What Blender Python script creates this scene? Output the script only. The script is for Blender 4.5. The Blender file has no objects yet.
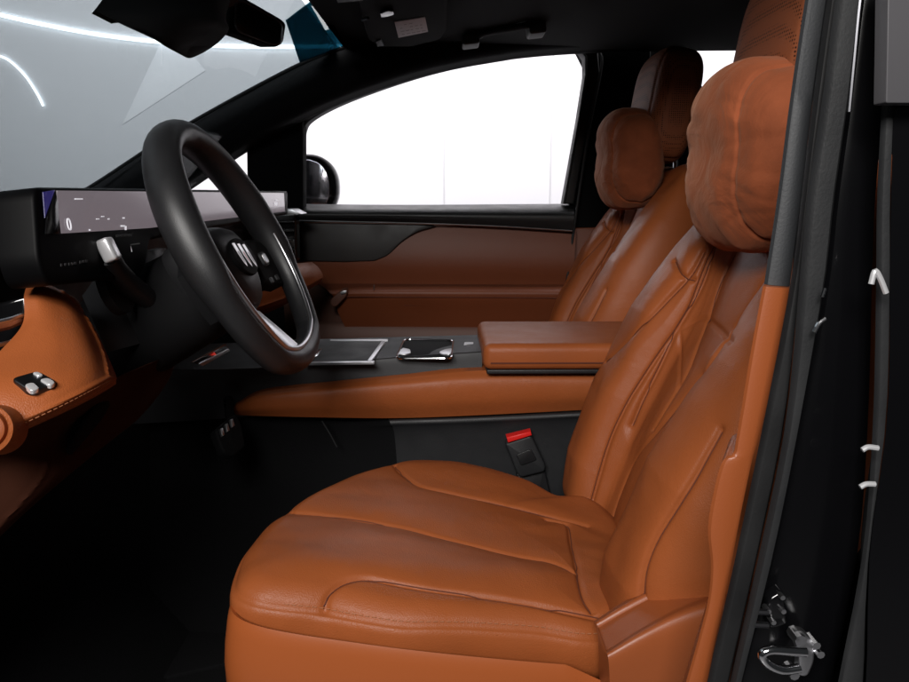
import bpy, bmesh, math, random
import numpy as np
from mathutils import Vector, Matrix, noise
from mathutils.bvhtree import BVHTree
from mathutils.kdtree import KDTree
random.seed(7)
scene = bpy.context.scene
COL = scene.collection
R = math.radians

# ------------------------------------------------------------------ camera
F_PX, CX, CY = 724.0, 454.5, 341.0
TILT, YAW = math.atan(146/724.0), math.atan(9.5/724.0)
CAMZ = 1.2
CAM = Vector((0, 0, CAMZ))
_rz = Matrix.Rotation(-YAW, 3, 'Z')
FWD = _rz @ Vector((0, math.cos(TILT), -math.sin(TILT)))
UPV = _rz @ Vector((0, math.sin(TILT), math.cos(TILT)))
RGT = _rz @ Vector((1, 0, 0))

def ray(px, py):
    return RGT*((px-CX)/F_PX) + UPV*((CY-py)/F_PX) + FWD
def P(px, py, Y):
    d = ray(px, py); return CAM + d*(Y/d.y)
def PZ(px, py, Z):
    d = ray(px, py); return CAM + d*((Z-CAMZ)/d.z)
def PX(px, py, X):
    d = ray(px, py); return CAM + d*(X/d.x)
def PL(px, py, O, N):
    d = ray(px, py); return CAM + d*((O-CAM).dot(N)/d.dot(N))

# ------------------------------------------------------------------ materials
M = {}
def nt_new(name):
    m = bpy.data.materials.new(name); m.use_nodes = True
    nt = m.node_tree
    return m, nt, nt.nodes['Principled BSDF']
def mat(key, col, rough=0.5, metal=0.0, bump=0.0, bscale=300, var=0.0, vscale=12, coat=0.0, spec=0.5, sheen=0.0, sheencol=None, emis=None, emis_s=0.0, kind='noise', wrinkle=0.0, wscale=18, rvar=0.0):
    m, nt, b = nt_new(key)
    N, L = nt.nodes, nt.links
    b.inputs['Base Color'].default_value = (*col, 1)
    b.inputs['Roughness'].default_value = rough
    b.inputs['Metallic'].default_value = metal
    b.inputs['Specular IOR Level'].default_value = spec
    b.inputs['Coat Weight'].default_value = coat
    b.inputs['Coat Roughness'].default_value = 0.04
    b.inputs['Sheen Weight'].default_value = sheen
    if sheencol: b.inputs['Sheen Tint'].default_value = (*sheencol, 1)
    if emis:
        b.inputs['Emission Color'].default_value = (*emis, 1); b.inputs['Emission Strength'].default_value = emis_s
    tc = N.new('ShaderNodeTexCoord')
    if var > 0:
        nz = N.new('ShaderNodeTexNoise'); nz.inputs['Scale'].default_value = vscale; nz.inputs['Detail'].default_value = 5
        L.new(tc.outputs['Object'], nz.inputs['Vector'])
        mx = N.new('ShaderNodeMix'); mx.data_type = 'RGBA'
        mx.inputs['A'].default_value = (*[c*(1-var) for c in col], 1)
        mx.inputs['B'].default_value = (*[min(1, c*(1+var)) for c in col], 1)
        L.new(nz.outputs['Fac'], mx.inputs['Factor']); L.new(mx.outputs['Result'], b.inputs['Base Color'])
    if rvar > 0:
        nz = N.new('ShaderNodeTexNoise'); nz.inputs['Scale'].default_value = 22; nz.inputs['Detail'].default_value = 6
        L.new(tc.outputs['Object'], nz.inputs['Vector'])
        mr = N.new('ShaderNodeMapRange'); mr.inputs['To Min'].default_value = rough-rvar; mr.inputs['To Max'].default_value = rough+rvar
        mr.inputs['From Min'].default_value = .3; mr.inputs['From Max'].default_value = .7
        L.new(nz.outputs['Fac'], mr.inputs['Value']); L.new(mr.outputs['Result'], b.inputs['Roughness'])
    prev = None
    if bump > 0:
        if kind == 'noise':
            t = N.new('ShaderNodeTexNoise'); t.inputs['Detail'].default_value = 3; out = t.outputs['Fac']
        else:
            t = N.new('ShaderNodeTexVoronoi'); out = t.outputs['Distance']
        t.inputs['Scale'].default_value = bscale
        L.new(tc.outputs['Object'], t.inputs['Vector'])
        bp = N.new('ShaderNodeBump'); bp.inputs['Strength'].default_value = bump; bp.inputs['Distance'].default_value = 0.001
        L.new(out, bp.inputs['Height']); L.new(bp.outputs['Normal'], b.inputs['Normal']); prev = bp
    if wrinkle > 0:
        t = N.new('ShaderNodeTexNoise'); t.inputs['Scale'].default_value = wscale; t.inputs['Detail'].default_value = 4; t.inputs['Distortion'].default_value = 1.2
        L.new(tc.outputs['Object'], t.inputs['Vector'])
        bp = N.new('ShaderNodeBump'); bp.inputs['Strength'].default_value = wrinkle; bp.inputs['Distance'].default_value = 0.01
        L.new(t.outputs['Fac'], bp.inputs['Height'])
        if prev: L.new(bp.outputs['Normal'], prev.inputs['Normal'])
        else: L.new(bp.outputs['Normal'], b.inputs['Normal'])
    M[key] = m
    return m

TAN = (0.285, 0.076, 0.0215)
mat('pillar_grey', (0.024, 0.0255, 0.028), rough=.6, bump=.2, bscale=600)
mat('tan_leather', TAN, rough=0.42, bump=0.22, bscale=800, kind='voronoi', var=0.17, vscale=9, wrinkle=0.14, wscale=12, rvar=0.06, spec=0.22)
mat('tan_trim', (0.26, 0.066, 0.018), rough=0.42, bump=0.08, bscale=900, kind='voronoi', var=0.05, vscale=6, spec=0.45)
mat('door_leather', (0.17, 0.043, 0.0145), rough=0.5, bump=0.15, bscale=700, kind='voronoi', var=0.08, vscale=8, wrinkle=0.05)
mat('suede', (0.24, 0.062, 0.023), rough=0.85, bump=0.3, bscale=420, var=0.5, vscale=20, sheen=0.22, sheencol=(1.0, 0.55, 0.35), wrinkle=0.55, wscale=15, spec=0.2)
mat('shaded_knee_leather', (0.034, 0.0115, 0.0065), rough=.9, bump=.1, bscale=700, spec=.04)  # leather colour darkened to hold the shadow under the dash
mat('brown_leather', (0.10, 0.034, 0.018), rough=0.55, bump=0.15, bscale=700, kind='voronoi', var=0.1, vscale=10)
mat('stitch', (0.33, 0.12, 0.05), rough=0.7)
mat('dark_seam', (0.10, 0.022, 0.008), rough=0.8)
mat('black_leather', (0.010, 0.010, 0.011), rough=0.45, bump=0.12, bscale=1100, kind='voronoi', rvar=0.05)
mat('black_plastic', (0.006, 0.006, 0.007), rough=0.5, bump=0.2, bscale=700, rvar=0.06)
mat('grey_plastic', (0.012, 0.0125, 0.014), rough=0.55, bump=0.25, bscale=800, rvar=0.06)
mat('console_grey', (0.020, 0.021, 0.0235), rough=0.6, bump=0.15, bscale=900, rvar=0.05)
mat('gloss_black', (0.004, 0.004, 0.0045), rough=0.14, coat=0.3, rvar=0.03)
mat('car_paint', (0.0025, 0.0025, 0.003), rough=0.22, coat=0.1, spec=.35)
mat('carpet', (0.006, 0.006, 0.0066), rough=0.95, bump=1.0, bscale=350, spec=0.1)
mat('headliner', (0.0045, 0.0045, 0.005), rough=0.95, bump=0.6, bscale=600, spec=0.15, var=0.15, vscale=40)
mat('rubber', (0.0055, 0.0055, 0.006), rough=0.6, bump=0.1, bscale=500, rvar=0.08)
mat('seal_grey', (0.012, 0.0125, 0.0135), rough=0.6, bump=0.2, bscale=500, rvar=0.08)
mat('chrome', (0.80, 0.80, 0.82), rough=0.12, metal=1.0)
mat('chrome_white', (0.85, 0.85, 0.87), rough=0.25, metal=0.6)
mat('shield_red', (0.25,0.03,0.03), rough=.3)
mat('satin', (0.62, 0.62, 0.64), rough=0.32, metal=1.0, rvar=0.04)
mat('dark_metal', (0.12, 0.12, 0.13), rough=0.35, metal=1.0)
mat('graphite_trim', (0.018, 0.014, 0.013), rough=0.5, var=0.4, vscale=5, rvar=0.05)
mat('white_print', (0.75, 0.75, 0.78), rough=0.6)
mat('label_white', (0.62, 0.58, 0.60), rough=0.7)
mat('handle_grey', (0.007,0.007,0.008), rough=.55)
mat('reflection_grey', (0.07,0.068,0.073), rough=.3)  # grey of the studio mirrored in the black door, as a flat colour
mat('mirror_face', (0.45,0.45,0.47), rough=.12, metal=1)
mat('matte_black', (0.0025,0.0025,0.003), rough=.8, spec=.15)
mat('tan_shell', (0.32, 0.08, 0.020), rough=.34, bump=.06, bscale=900, spec=.45)
mat('deep_black', (0.0012,0.0012,0.0015), rough=.5, spec=.08)
mat('sticker_ink', (0.40, 0.36, 0.38), rough=.7)
mat('red_button', (0.65, 0.015, 0.012), rough=0.4)
mat('lit_mark', (0.8, 0.8, 0.85), rough=0.5, emis=(0.9, 0.88, 0.95), emis_s=0.55)
mat('red_mark', (0.4, 0.01, 0.01), rough=0.5, emis=(0.9, 0.05, 0.03), emis_s=0.35)
mat('screen_on', (0.02, 0.02, 0.022), rough=0.16, emis=(0.215, 0.18, 0.20), emis_s=0.66)
mat('screen_blue', (0.01, 0.01, 0.02), rough=0.12, emis=(0.02, 0.016, 0.10), emis_s=0.9)
mat('wall_white', (0.74, 0.74, 0.75), rough=0.8, bump=0.05, bscale=30)
mat('wall_joint', (0.60, 0.60, 0.61), rough=0.8)
mat('painted_light_patch', (0.90, 0.90, 0.91), rough=0.7)  # paler than the wall: brightness of the light triangle put into the colour
mat('floor_grey', (0.25, 0.25, 0.26), rough=0.35, bump=0.1, bscale=60, var=0.1, vscale=2)
mat('led', (0.9, 0.95, 1.0), emis=(0.93, 0.98, 1.0), emis_s=5.5)

def glass_mat(key, tint, fres=1.0, rough=0.0):
    m = bpy.data.materials.new(key); m.use_nodes = True
    nt = m.node_tree; N, L = nt.nodes, nt.links; N.clear()
    out = N.new('ShaderNodeOutputMaterial'); mx = N.new('ShaderNodeMixShader')
    tr = N.new('ShaderNodeBsdfTransparent'); tr.inputs['Color'].default_value = (*tint, 1)
    gl = N.new('ShaderNodeBsdfGlossy'); gl.inputs['Roughness'].default_value = rough
    fr = N.new('ShaderNodeLayerWeight'); fr.inputs['Blend'].default_value = .5
    pw = N.new('ShaderNodeMath'); pw.operation = 'POWER'; pw.inputs[1].default_value = 5
    ml = N.new('ShaderNodeMath'); ml.operation = 'MULTIPLY_ADD'; ml.inputs[1].default_value = .22; ml.inputs[2].default_value = .015
    L.new(fr.outputs['Facing'], pw.inputs[0]); L.new(pw.outputs[0], ml.inputs[0]); L.new(ml.outputs[0], mx.inputs['Fac']); L.new(tr.outputs['BSDF'], mx.inputs[1]); L.new(gl.outputs['BSDF'], mx.inputs[2])
    L.new(mx.outputs['Shader'], out.inputs['Surface'])
    M[key] = m
glass_mat('clear_glass', (0.985, 0.975, 0.985))
glass_mat('windshield_glass', (0.53, 0.56, 0.575))
glass_mat('teal_glass', (0.04, 0.125, 0.16))

def seam_leather_mat():
    # fine perforation dots for the perforated leather
    m, nt, b = nt_new('perforated_leather')
    N, L = nt.nodes, nt.links
    tc = N.new('ShaderNodeTexCoord'); v = N.new('ShaderNodeTexVoronoi'); v.inputs['Scale'].default_value = 230; v.inputs['Randomness'].default_value = 0.12
    L.new(tc.outputs['Object'], v.inputs['Vector'])
    cr = N.new('ShaderNodeValToRGB'); cr.color_ramp.elements[0].position = .22; cr.color_ramp.elements[1].position = .34
    cr.color_ramp.elements[0].color = (0.03, 0.01, 0.005, 1); cr.color_ramp.elements[1].color = (0.22, 0.066, 0.027, 1)
    L.new(v.outputs['Distance'], cr.inputs['Fac']); L.new(cr.outputs['Color'], b.inputs['Base Color'])
    b.inputs['Roughness'].default_value = .65; b.inputs['Specular IOR Level'].default_value = .2
    M['perforated_leather'] = m
seam_leather_mat()

# ------------------------------------------------------------------ object helpers
BASE = {}      # object -> world location its mesh data is relative to
def tag(o, label=None, cat=None, group=None, kind=None):
    if label: o['label'] = label
    if cat: o['category'] = cat
    if group: o['group'] = group
    if kind: o['kind'] = kind
    return o
def thing(name, label, cat, loc, group=None):
    o = bpy.data.objects.new(name, None); COL.objects.link(o)
    o.location = loc; o.empty_display_size = .05
    BASE[o.name] = Vector(loc)
    return tag(o, label, cat, group)
def mk(name, verts, faces, m, parent=None, smooth=True, angle=40, base=None):
    if parent is not None: off = BASE[parent.name]
    else:
        if base is None:
            c = np.array([tuple(v) for v in verts]); off = Vector(((c[:,0].min()+c[:,0].max())/2, (c[:,1].min()+c[:,1].max())/2, c[:,2].min()))
        else: off = Vector(base)
    me = bpy.data.meshes.new(name)
    me.from_pydata([tuple(Vector(v)-off) for v in verts], [], [tuple(f) for f in faces])
    bm = bmesh.new(); bm.from_mesh(me)
    bmesh.ops.recalc_face_normals(bm, faces=bm.faces); bm.to_mesh(me); bm.free()
    if smooth:
        me.shade_smooth()
        if angle < 180: me.set_sharp_from_angle(angle=R(angle))
    me.materials.append(M[m])
    o = bpy.data.objects.new(name, me); COL.objects.link(o)
    if parent is not None:
        o.parent = parent
    else:
        o.location = off
    BASE[o.name] = off
    return o
class MB:
    def __init__(s): s.v = []; s.f = []
    def add(s, v, f):
        n = len(s.v); s.v += [Vector(x) for x in v]; s.f += [tuple(i+n for i in q) for q in f]; return s
    def build(s, name, m, parent=None, **k): return mk(name, s.v, s.f, m, parent, **k)

def cr_chain(pts, n, closed=False):
    """Catmull-Rom through pts (any dimension) resampled to n samples."""
    A = np.array([tuple(p) for p in pts], float); k = len(A)
    if closed: t = np.linspace(0, k, n, endpoint=False)
    else: t = np.linspace(0, k-1, n)
    out = []
    for x in t:
        i = int(math.floor(x)); 
        if not closed and i >= k-1: i = k-2
        u = x-i
        if closed: p0, p1, p2, p3 = A[(i-1) % k], A[i % k], A[(i+1) % k], A[(i+2) % k]
        else:
            p1, p2 = A[i], A[i+1]
            p0 = A[i-1] if i > 0 else 2*p1-p2
            p3 = A[i+2] if i+2 < k else 2*p2-p1
        out.append(.5*((2*p1)+(-p0+p2)*u+(2*p0-5*p1+4*p2-p3)*u*u+(-p0+3*p1-3*p2+p3)*u**3))
    return np.array(out)
def resample(pts, step, closed=False):
    A = np.array([tuple(p) for p in pts], float)
    if closed: A = np.vstack([A, A[:1]])
    d = np.r_[0, np.cumsum(np.linalg.norm(np.diff(A, axis=0), axis=1))]
    n = max(2, int(d[-1]/step)+1); t = np.linspace(0, d[-1], n, endpoint=not closed)
    return np.stack([np.interp(t, d, A[:, k]) for k in range(A.shape[1])], 1)

def box(c, s, rot=None):
    v = []
    for sx in (-.5, .5):
        for sy in (-.5, .5):
            for sz in (-.5, .5):
                p = Vector((sx*s[0], sy*s[1], sz*s[2]))
                if rot is not None: p = rot @ p
                v.append(Vector(c)+p)
    f = [(0,1,3,2),(4,6,7,5),(0,4,5,1),(2,3,7,6),(0,2,6,4),(1,5,7,3)]
    return v, f
def bbox(c, s, bev=.004, seg=3, rot=None):
    v, f = box((0,0,0), s)
    bm = bmesh.new(); vs = [bm.verts.new(x) for x in v]
    for q in f: bm.faces.new([vs[i] for i in q])
    bmesh.ops.recalc_face_normals(bm, faces=bm.faces)
    bmesh.ops.bevel(bm, geom=bm.edges[:], offset=min(bev, min(s)*.49), segments=seg, profile=.5, affect='EDGES')
    bm.verts.index_update()
    vo = [Vector(c)+((rot @ x.co) if rot is not None else x.co) for x in bm.verts]; fo = [tuple(x.index for x in q.verts) for q in bm.faces]
    bm.free(); return vo, fo
def tube(pts, rad, seg=12, closed=False, flat=None, caps=True):
    """Tube along pts; rad scalar or list; flat=(vector, factor) squashes along a direction."""
    Pn = [Vector(tuple(p)) for p in pts]; n = len(Pn); v, f = [], []
    up = None
    for i in range(n):
        a = Pn[(i-1) % n] if (closed or i > 0) else Pn[i]; b = Pn[(i+1) % n] if (closed or i < n-1) else Pn[i]
        t = (b-a).normalized()
        if up is None:
            up = Vector((0,0,1)) if abs(t.z) < .9 else Vector((1,0,0))
        up = (up - t*up.dot(t)).normalized(); s = t.cross(up)
        r = rad[i] if hasattr(rad, '__len__') else rad
        for k in range(seg):
            a_ = 2*math.pi*k/seg; o = up*math.cos(a_)*r + s*math.sin(a_)*r
            if flat is not None:
                d, q = flat; o = o - d*(o.dot(d)*(1-q))
            v.append(Pn[i]+o)
    m = n if closed else n-1
    for i in range(m):
        j = (i+1) % n
        for k in range(seg):
            l = (k+1) % seg; f.append((i*seg+k, i*seg+l, j*seg+l, j*seg+k))
    if not closed and caps:
        f.append(tuple(range(seg))[::-1]); f.append(tuple((n-1)*seg+k for k in range(seg)))
    return v, f
def grid(pts, closeu=False, closev=False, cap0=False, cap1=False):
    nu, nv = len(pts), len(pts[0]); v = [Vector(tuple(p)) for row in pts for p in row]; f = []
    for i in range(nu if closeu else nu-1):
        for j in range(nv if closev else nv-1):
            a, b = (i+1) % nu, (j+1) % nv
            f.append((i*nv+j, i*nv+b, a*nv+b, a*nv+j))
    if cap0: f.append(tuple(range(nv)))
    if cap1: f.append(tuple((nu-1)*nv+k for k in range(nv))[::-1])
    return v, f
def patch_pts(rows, nu, nv):
    rr = [cr_chain(r, nv) for r in rows]
    cols = [cr_chain([rr[i][j] for i in range(len(rr))], nu) for j in range(nv)]
    return [[Vector(cols[j][i]) for j in range(nv)] for i in range(nu)]
def patch_px(rows, nu=24, nv=30, th=.02, back=Vector((0,1,0))):
    """rows of (px, py, Y): a smooth surface through those points with thickness th along back."""
    w = [[P(*q) for q in r] for r in rows]
    return patch_w(w, nu, nv, th, back)
def patch_w(w, nu=24, nv=30, th=.02, back=Vector((0,1,0))):
    p = patch_pts(w, nu, nv)
    v, f = grid(p); n = len(v)
    v2 = [x+back*th for x in v]
    F = f + [tuple(i+n for i in q[::-1]) for q in f]
    bnd = [(0, j) for j in range(nv)] + [(i, nv-1) for i in range(1, nu)] + [(nu-1, j) for j in range(nv-2, -1, -1)] + [(i, 0) for i in range(nu-2, 0, -1)]
    idx = [i*nv+j for i, j in bnd]
    for k in range(len(idx)):
        a, b = idx[k], idx[(k+1) % len(idx)]; F.append((a, b, b+n, a+n))
    return v+v2, F
def fillet(pts, r, seg=6):
    """Round the corners of a closed planar 3-D polygon."""
    out = []; n = len(pts); Q = [Vector(p) for p in pts]
    rr = r if hasattr(r, '__len__') else [r]*n
    for i in range(n):
        a, b, c = Q[i-1], Q[i], Q[(i+1) % n]
        if rr[i] <= 0: out.append(b); continue
        d1, d2 = (a-b), (c-b); l = min(rr[i], d1.length*.48, d2.length*.48)
        p, q = b+d1.normalized()*l, b+d2.normalized()*l
        for k in range(seg+1):
            t = k/seg; out.append(p*(1-t)**2 + b*2*t*(1-t) + q*t*t)
    return out
def slab(pts, back, th, bev=.003, seg=3):
    """Planar outline extruded along back, its front edge rounded."""
    Q = [Vector(p) for p in pts]; back = back.normalized(); n = len(Q)
    nrm = Vector((0,0,0))
    for i in range(n): nrm += Q[i].cross(Q[(i+1) % n])
    nrm.normalize()
    ins = []
    for i in range(n):
        t1 = (Q[i]-Q[i-1]); t2 = (Q[(i+1) % n]-Q[i])
        if t1.length < 1e-7: t1 = t2
        if t2.length < 1e-7: t2 = t1
        n1 = nrm.cross(t1.normalized()); n2 = nrm.cross(t2.normalized()); s = n1+n2
        if s.length < 1e-6: s = n1
        s = s.normalized(); d = max(.5, s.dot(n1)); ins.append(s/d)
    v = []; rings = []
    for k in range(seg+1):
        a = math.pi/2*k/seg
        i_, d_ = bev*(1-math.sin(a)), bev*(1-math.cos(a))
        rings.append((i_, d_))
    rings.append((0, th))
    for (i_, d_) in rings:
        for i in range(n): v.append(Q[i]+ins[i]*i_+back*d_)
    f = [tuple(range(n))]
    for r in range(len(rings)-1):
        for i in range(n):
            j = (i+1) % n; f.append((r*n+i, r*n+j, (r+1)*n+j, (r+1)*n+i))
    f.append(tuple((len(rings)-1)*n+i for i in range(n))[::-1])
    return v, f
YB = Vector((0, 1, 0))
def slab_px(pts, Y, th, bev=.003, r=0):
    q = [P(a, b, Y) for a, b in pts]
    if r: q = fillet(q, r)
    return slab(q, YB, th, bev)
def smooth_px(pts, n=40): return [tuple(p) for p in cr_chain(pts, n)]
def text_mesh(s, O, ex, ey, h, depth=.0006):
    cu = bpy.data.curves.new('t', 'FONT'); cu.body = s; cu.size = 1; cu.align_x = 'CENTER'; cu.align_y = 'CENTER'; cu.extrude = 0
    o = bpy.data.objects.new('t', cu); COL.objects.link(o)
    me = bpy.data.meshes.new_from_object(o.evaluated_get(bpy.context.evaluated_depsgraph_get()))
    ez = ex.cross(ey)
    bm = bmesh.new(); bm.from_mesh(me)
    r = bmesh.ops.extrude_face_region(bm, geom=bm.faces[:])
    up = [x for x in r['geom'] if isinstance(x, bmesh.types.BMVert)]
    for x in up: x.co.z = depth/h
    bm.verts.index_update()
    v = [O+ex*x.co.x*h+ey*x.co.y*h+ez*x.co.z*h for x in bm.verts]; f = [tuple(x.index for x in q.verts) for q in bm.faces]
    bm.free(); bpy.data.objects.remove(o); return v, f

# --- sewn seams: follow lines over a surface, press a groove, let the panels puff up between
def cast_line(bvh, line, step=1.2):
    dense = cr_chain(line, max(8, len(line)*10)); dense = resample(dense, step)
    pts = []
    for a, b in dense:
        h = bvh.ray_cast(CAM, ray(a, b).normalized())
        if h[0] is not None: pts.append(h[0])
    return pts
def vnormals(V, Fq):
    V = np.array([tuple(v) for v in V]); N = np.zeros_like(V)
    Q = np.array([q for q in Fq if len(q) == 4])
    n = np.cross(V[Q[:,2]]-V[Q[:,0]], V[Q[:,3]]-V[Q[:,1]])
    for k in range(4): np.add.at(N, Q[:,k], n)
    l = np.linalg.norm(N, axis=1); l[l < 1e-12] = 1
    return N/l[:,None]
def sew(V, Fq, lines, depth=.004, width=.0035, puff=.0, pw=.03, center=None):
    bvh = BVHTree.FromPolygons([tuple(v) for v in V], Fq)
    curves = []
    for l in lines:
        c = cast_line(bvh, l)
        if len(c) > 2: curves.append(resample(c, .0015))
    N = vnormals(V, Fq)
    if center is not None:
        A = np.array([tuple(v) for v in V]); s = np.sign(np.sum((A-np.array(tuple(center)))*N)); N = N*s
    if not curves: return V, []
    allp = np.vstack(curves); kd = KDTree(len(allp))
    for i, p in enumerate(allp): kd.insert(p, i)
    kd.balance(); out = []
    for i, v in enumerate(V):
        d = kd.find(v)[2]
        if d > .12: out.append(v+Vector(N[i])*puff); continue
        o = -depth*math.exp(-(d/width)**2) + puff*(1-math.exp(-d/pw))
        out.append(v+Vector(N[i])*o)
    return out, curves
def settle(curves, V, Fq):
    b = BVHTree.FromPolygons([tuple(v) for v in V], Fq); out = []
    for c in curves:
        q = [b.find_nearest(Vector(p))[0] for p in c]
        out.append(np.array([tuple(x) for x in q]))
    return out
def gap_line(curves, parent, r=.00065, sink=.0006, m='dark_seam', name='seam'):
    for c in curves:
        c = resample(c, .002)
        for _ in range(12): c[1:-1] = (c[:-2]+2*c[1:-1]+c[2:])/4
        pts = [Vector(p)+(CAM-Vector(p)).normalized()*.0009 for p in c[::2]]
        MB().add(*tube(pts, r, 6)).build(name, m, parent)
def stitches(curves, off_n, m='stitch', length=.0042, gap=.0028, r=.0006, lift=.0006, name='stitching', parent=None, side=.003):
    mb = MB()
    for c in curves:
        c = resample(c, length+gap)
        for a, b in zip(c[:-1], c[1:]):
            a, b = Vector(a), Vector(b); t = (b-a)
            if t.length < 1e-5 or t.length > .05: continue
            t.normalize(); toc = (CAM-a).normalized(); s = t.cross(toc).normalized()
            p = a+s*side+toc*lift; mb.add(*tube([p, p+t*length], r, 5))
    if mb.v: return mb.build(name, m, parent)

# ------------------------------------------------------------------ studio (setting)
WY = 4.4
mk('floor', [(-7,-4,0),(7,-4,0),(7,WY+.3,0),(-7,WY+.3,0),(-7,-4,-.1),(7,-4,-.1),(7,WY+.3,-.1),(-7,WY+.3,-.1)],
   [(0,1,2,3),(7,6,5,4),(0,4,5,1),(1,5,6,2),(2,6,7,3),(3,7,4,0)], 'floor_grey', smooth=False)['kind'] = 'structure'
wv, wf = box((0, WY+.1, 2.2), (14, .2, 4.4)); w = mk('wall', wv, wf, 'wall_white', smooth=False); w['kind'] = 'structure'
jm = MB()
for px in (444, 551): 
    x = P(px, 150, WY).x; jm.add(*box((x, WY-.002, 2.0), (.006, .006, 4)))
j = jm.build('wall_joint', 'wall_joint', w, smooth=False)
strip = [P(*q, WY-.013) for q in smooth_px([(-40,4),(0,15),(50,26),(100,35),(160,42),(220,46),(290,47),(360,46)], 40)]
o = MB().add(*tube(strip, .010, 10)).build('light_strip', 'led'); tag(o, 'long white light strip curving along the studio wall beyond the windshield', 'light strip')
strip2 = [P(*q, WY-.007) for q in smooth_px([(-8,54),(8,60),(25,76),(37,94),(43,106)], 20)]
mat('led_dim', (0.9, 0.95, 1.0), emis=(0.93, 0.98, 1.0), emis_s=5.0)
o = MB().add(*tube(strip2, .0055, 8)).build('light_strip', 'led_dim'); tag(o, 'short thin curved light strip below the long one, at the left edge', 'light strip')
tri = [P(*q, WY-.004) for q in [(122,125),(160,44),(183,44),(205,71)]]  # thin pale slab standing in for a triangle of light
o = MB().add(*slab(tri, YB, .003, .001)).build('painted_light_patch', 'painted_light_patch'); tag(o, 'pale triangle of painted light on the studio wall, seen through the windshield below the mirror', 'painted light patch')

# ------------------------------------------------------------------ car body
body = thing('car_shell', 'black car body around the open door, its headliner, pillars, windshield and sills', 'car body', (0.3, 1.25, .3))
# windshield: curved sheet bulging forward in the middle
def wind(s, y):                # s 0 at header .. 1 at cowl
    b = .025*(1-((y-1.25)/.78)**2)
    return Vector((-.275-.80*s-b*.65*(.4+.6*math.sin(math.pi*min(1, s*1.2))), y, 1.575-.62*s-.03*math.sin(math.pi*s)+b*.55*(math.sin(math.pi*min(1, s+.05)))))
gp = [[wind(i/24, .47+1.56*j/30) for j in range(31)] for i in range(25)]
gv, gf = grid(gp); n = len(gv); bk = Vector((-.0025, 0, .003))
MB().add(gv+[x+bk for x in gv], gf+[tuple(i+n for i in q[::-1]) for q in gf]).build('windshield', 'windshield_glass', body)
# darker tinted band by the right pillar, lying on the inner face of the glass
wbvh = BVHTree.FromPolygons([tuple(x) for x in gv[:n]], gf)
def onwind(px, py):
    d = ray(px, py).normalized(); h = wbvh.ray_cast(CAM, d)
    return (h[0] if h[0] is not None else P(px, py, 1.7))-d*.006
tl = cr_chain([(286,21),(293,42),(300,63)], 10); tr2 = cr_chain([(316,-2),(333,24),(346,46)], 10)
tb = [[onwind(*(tl[i]*(1-j/9)+tr2[i]*j/9)) for j in range(10)] for i in range(10)]
gv, gf = grid(tb); n = len(gv)
MB().add(gv+[x+Vector((-.001,0,.0013)) for x in gv], gf+[tuple(i+n for i in q[::-1]) for q in gf]).build('tinted_band', 'teal_glass', body)
# headliner
hz = 1.565
hp = [Vector(p) for p in [(-.285,.42,hz),(-.27,1.2,hz),(-.26,1.97,hz),(1.9,1.97,hz),(1.9,.42,hz)]]
MB().add(*slab(hp, Vector((0,0,1)), .06, .012)).build('headliner', 'headliner', body)
# right windshield pillar running up into the roof rail
up = [(20,229),(60,206),(98,184),(180,131),(290,71),(345,49),(420,28),(500,10),(600,2),(720,0),(1000,0)]
lo = [(60,262),(120,228),(168,199),(246,147),(300,118),(345,98),(400,79),(450,66),(520,54),(600,48),(680,46),(1000,44)]
U = cr_chain(up, 60); Lw = cr_chain(lo, 60)
rows = []
for k, t in enumerate((0, .12, .35, .7, .93, 1.0)):
    r = []
    for i in range(60):
        yy = 2.03 - .10*min(1, i/22) - .05*math.sin(math.pi*t)+(.03 if t in (0, 1.0) else 0)
        q = U[i]*(1-t)+Lw[i]*t; r.append((q[0], q[1], yy))
    rows.append(r)
MB().add(*patch_px(rows, 20, 120, .07)).build('windshield_pillar', 'headliner', body)
# thin seal along the glass
sl = [P(a, b-2, 1.96) for a, b in cr_chain(up[1:6], 40)]
MB().add(*tube(sl, .0045, 8)).build('windshield_seal', 'rubber', body)
# strip under the quarter window and its glass
MB().add(*slab_px([(246,120),(303,108),(303,260),(248,260)], 2.03, .05, .006)).build('quarter_pillar', 'headliner', body)
MB().add(*slab_px([(150,210),(180,182),(248,145),(252,149),(252,210)], 2.09, .004, .001)).build('quarter_glass', 'clear_glass', body)
# right centre pillar, rear panel, rear side window
MB().add(*slab_px([(574,40),(676,40),(662,110),(655,230),(560,230),(572,200),(589,70)], 2.09, .06, .008, r=.01)).build('centre_pillar', 'headliner', body)
MB().add(*slab_px([(560,228),(660,226),(655,420),(545,420)], 2.085, .06, .006)).build('pillar_trim', 'door_leather', body)
MB().add(*slab_px([(655,86),(1000,86),(1000,460),(640,460)], 2.10, .05, .006)).build('rear_side_panel', 'headliner', body)
MB().add(*slab_px([(650,28),(1000,28),(1000,47.5),(650,47.5)], 2.085, .02, .004)).build('rear_window_frame', 'rubber', body)
MB().add(*slab_px([(650,47.5),(698,47.5),(688,49.5),(682,54),(679,62),(677,110),(650,110)], 2.087, .02, .002)).build('rear_window_frame', 'rubber', body)
MB().add(*slab_px([(660,35),(1000,35),(1000,120),(660,120)], 2.125, .004, .001)).build('rear_window', 'clear_glass', body)
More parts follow.
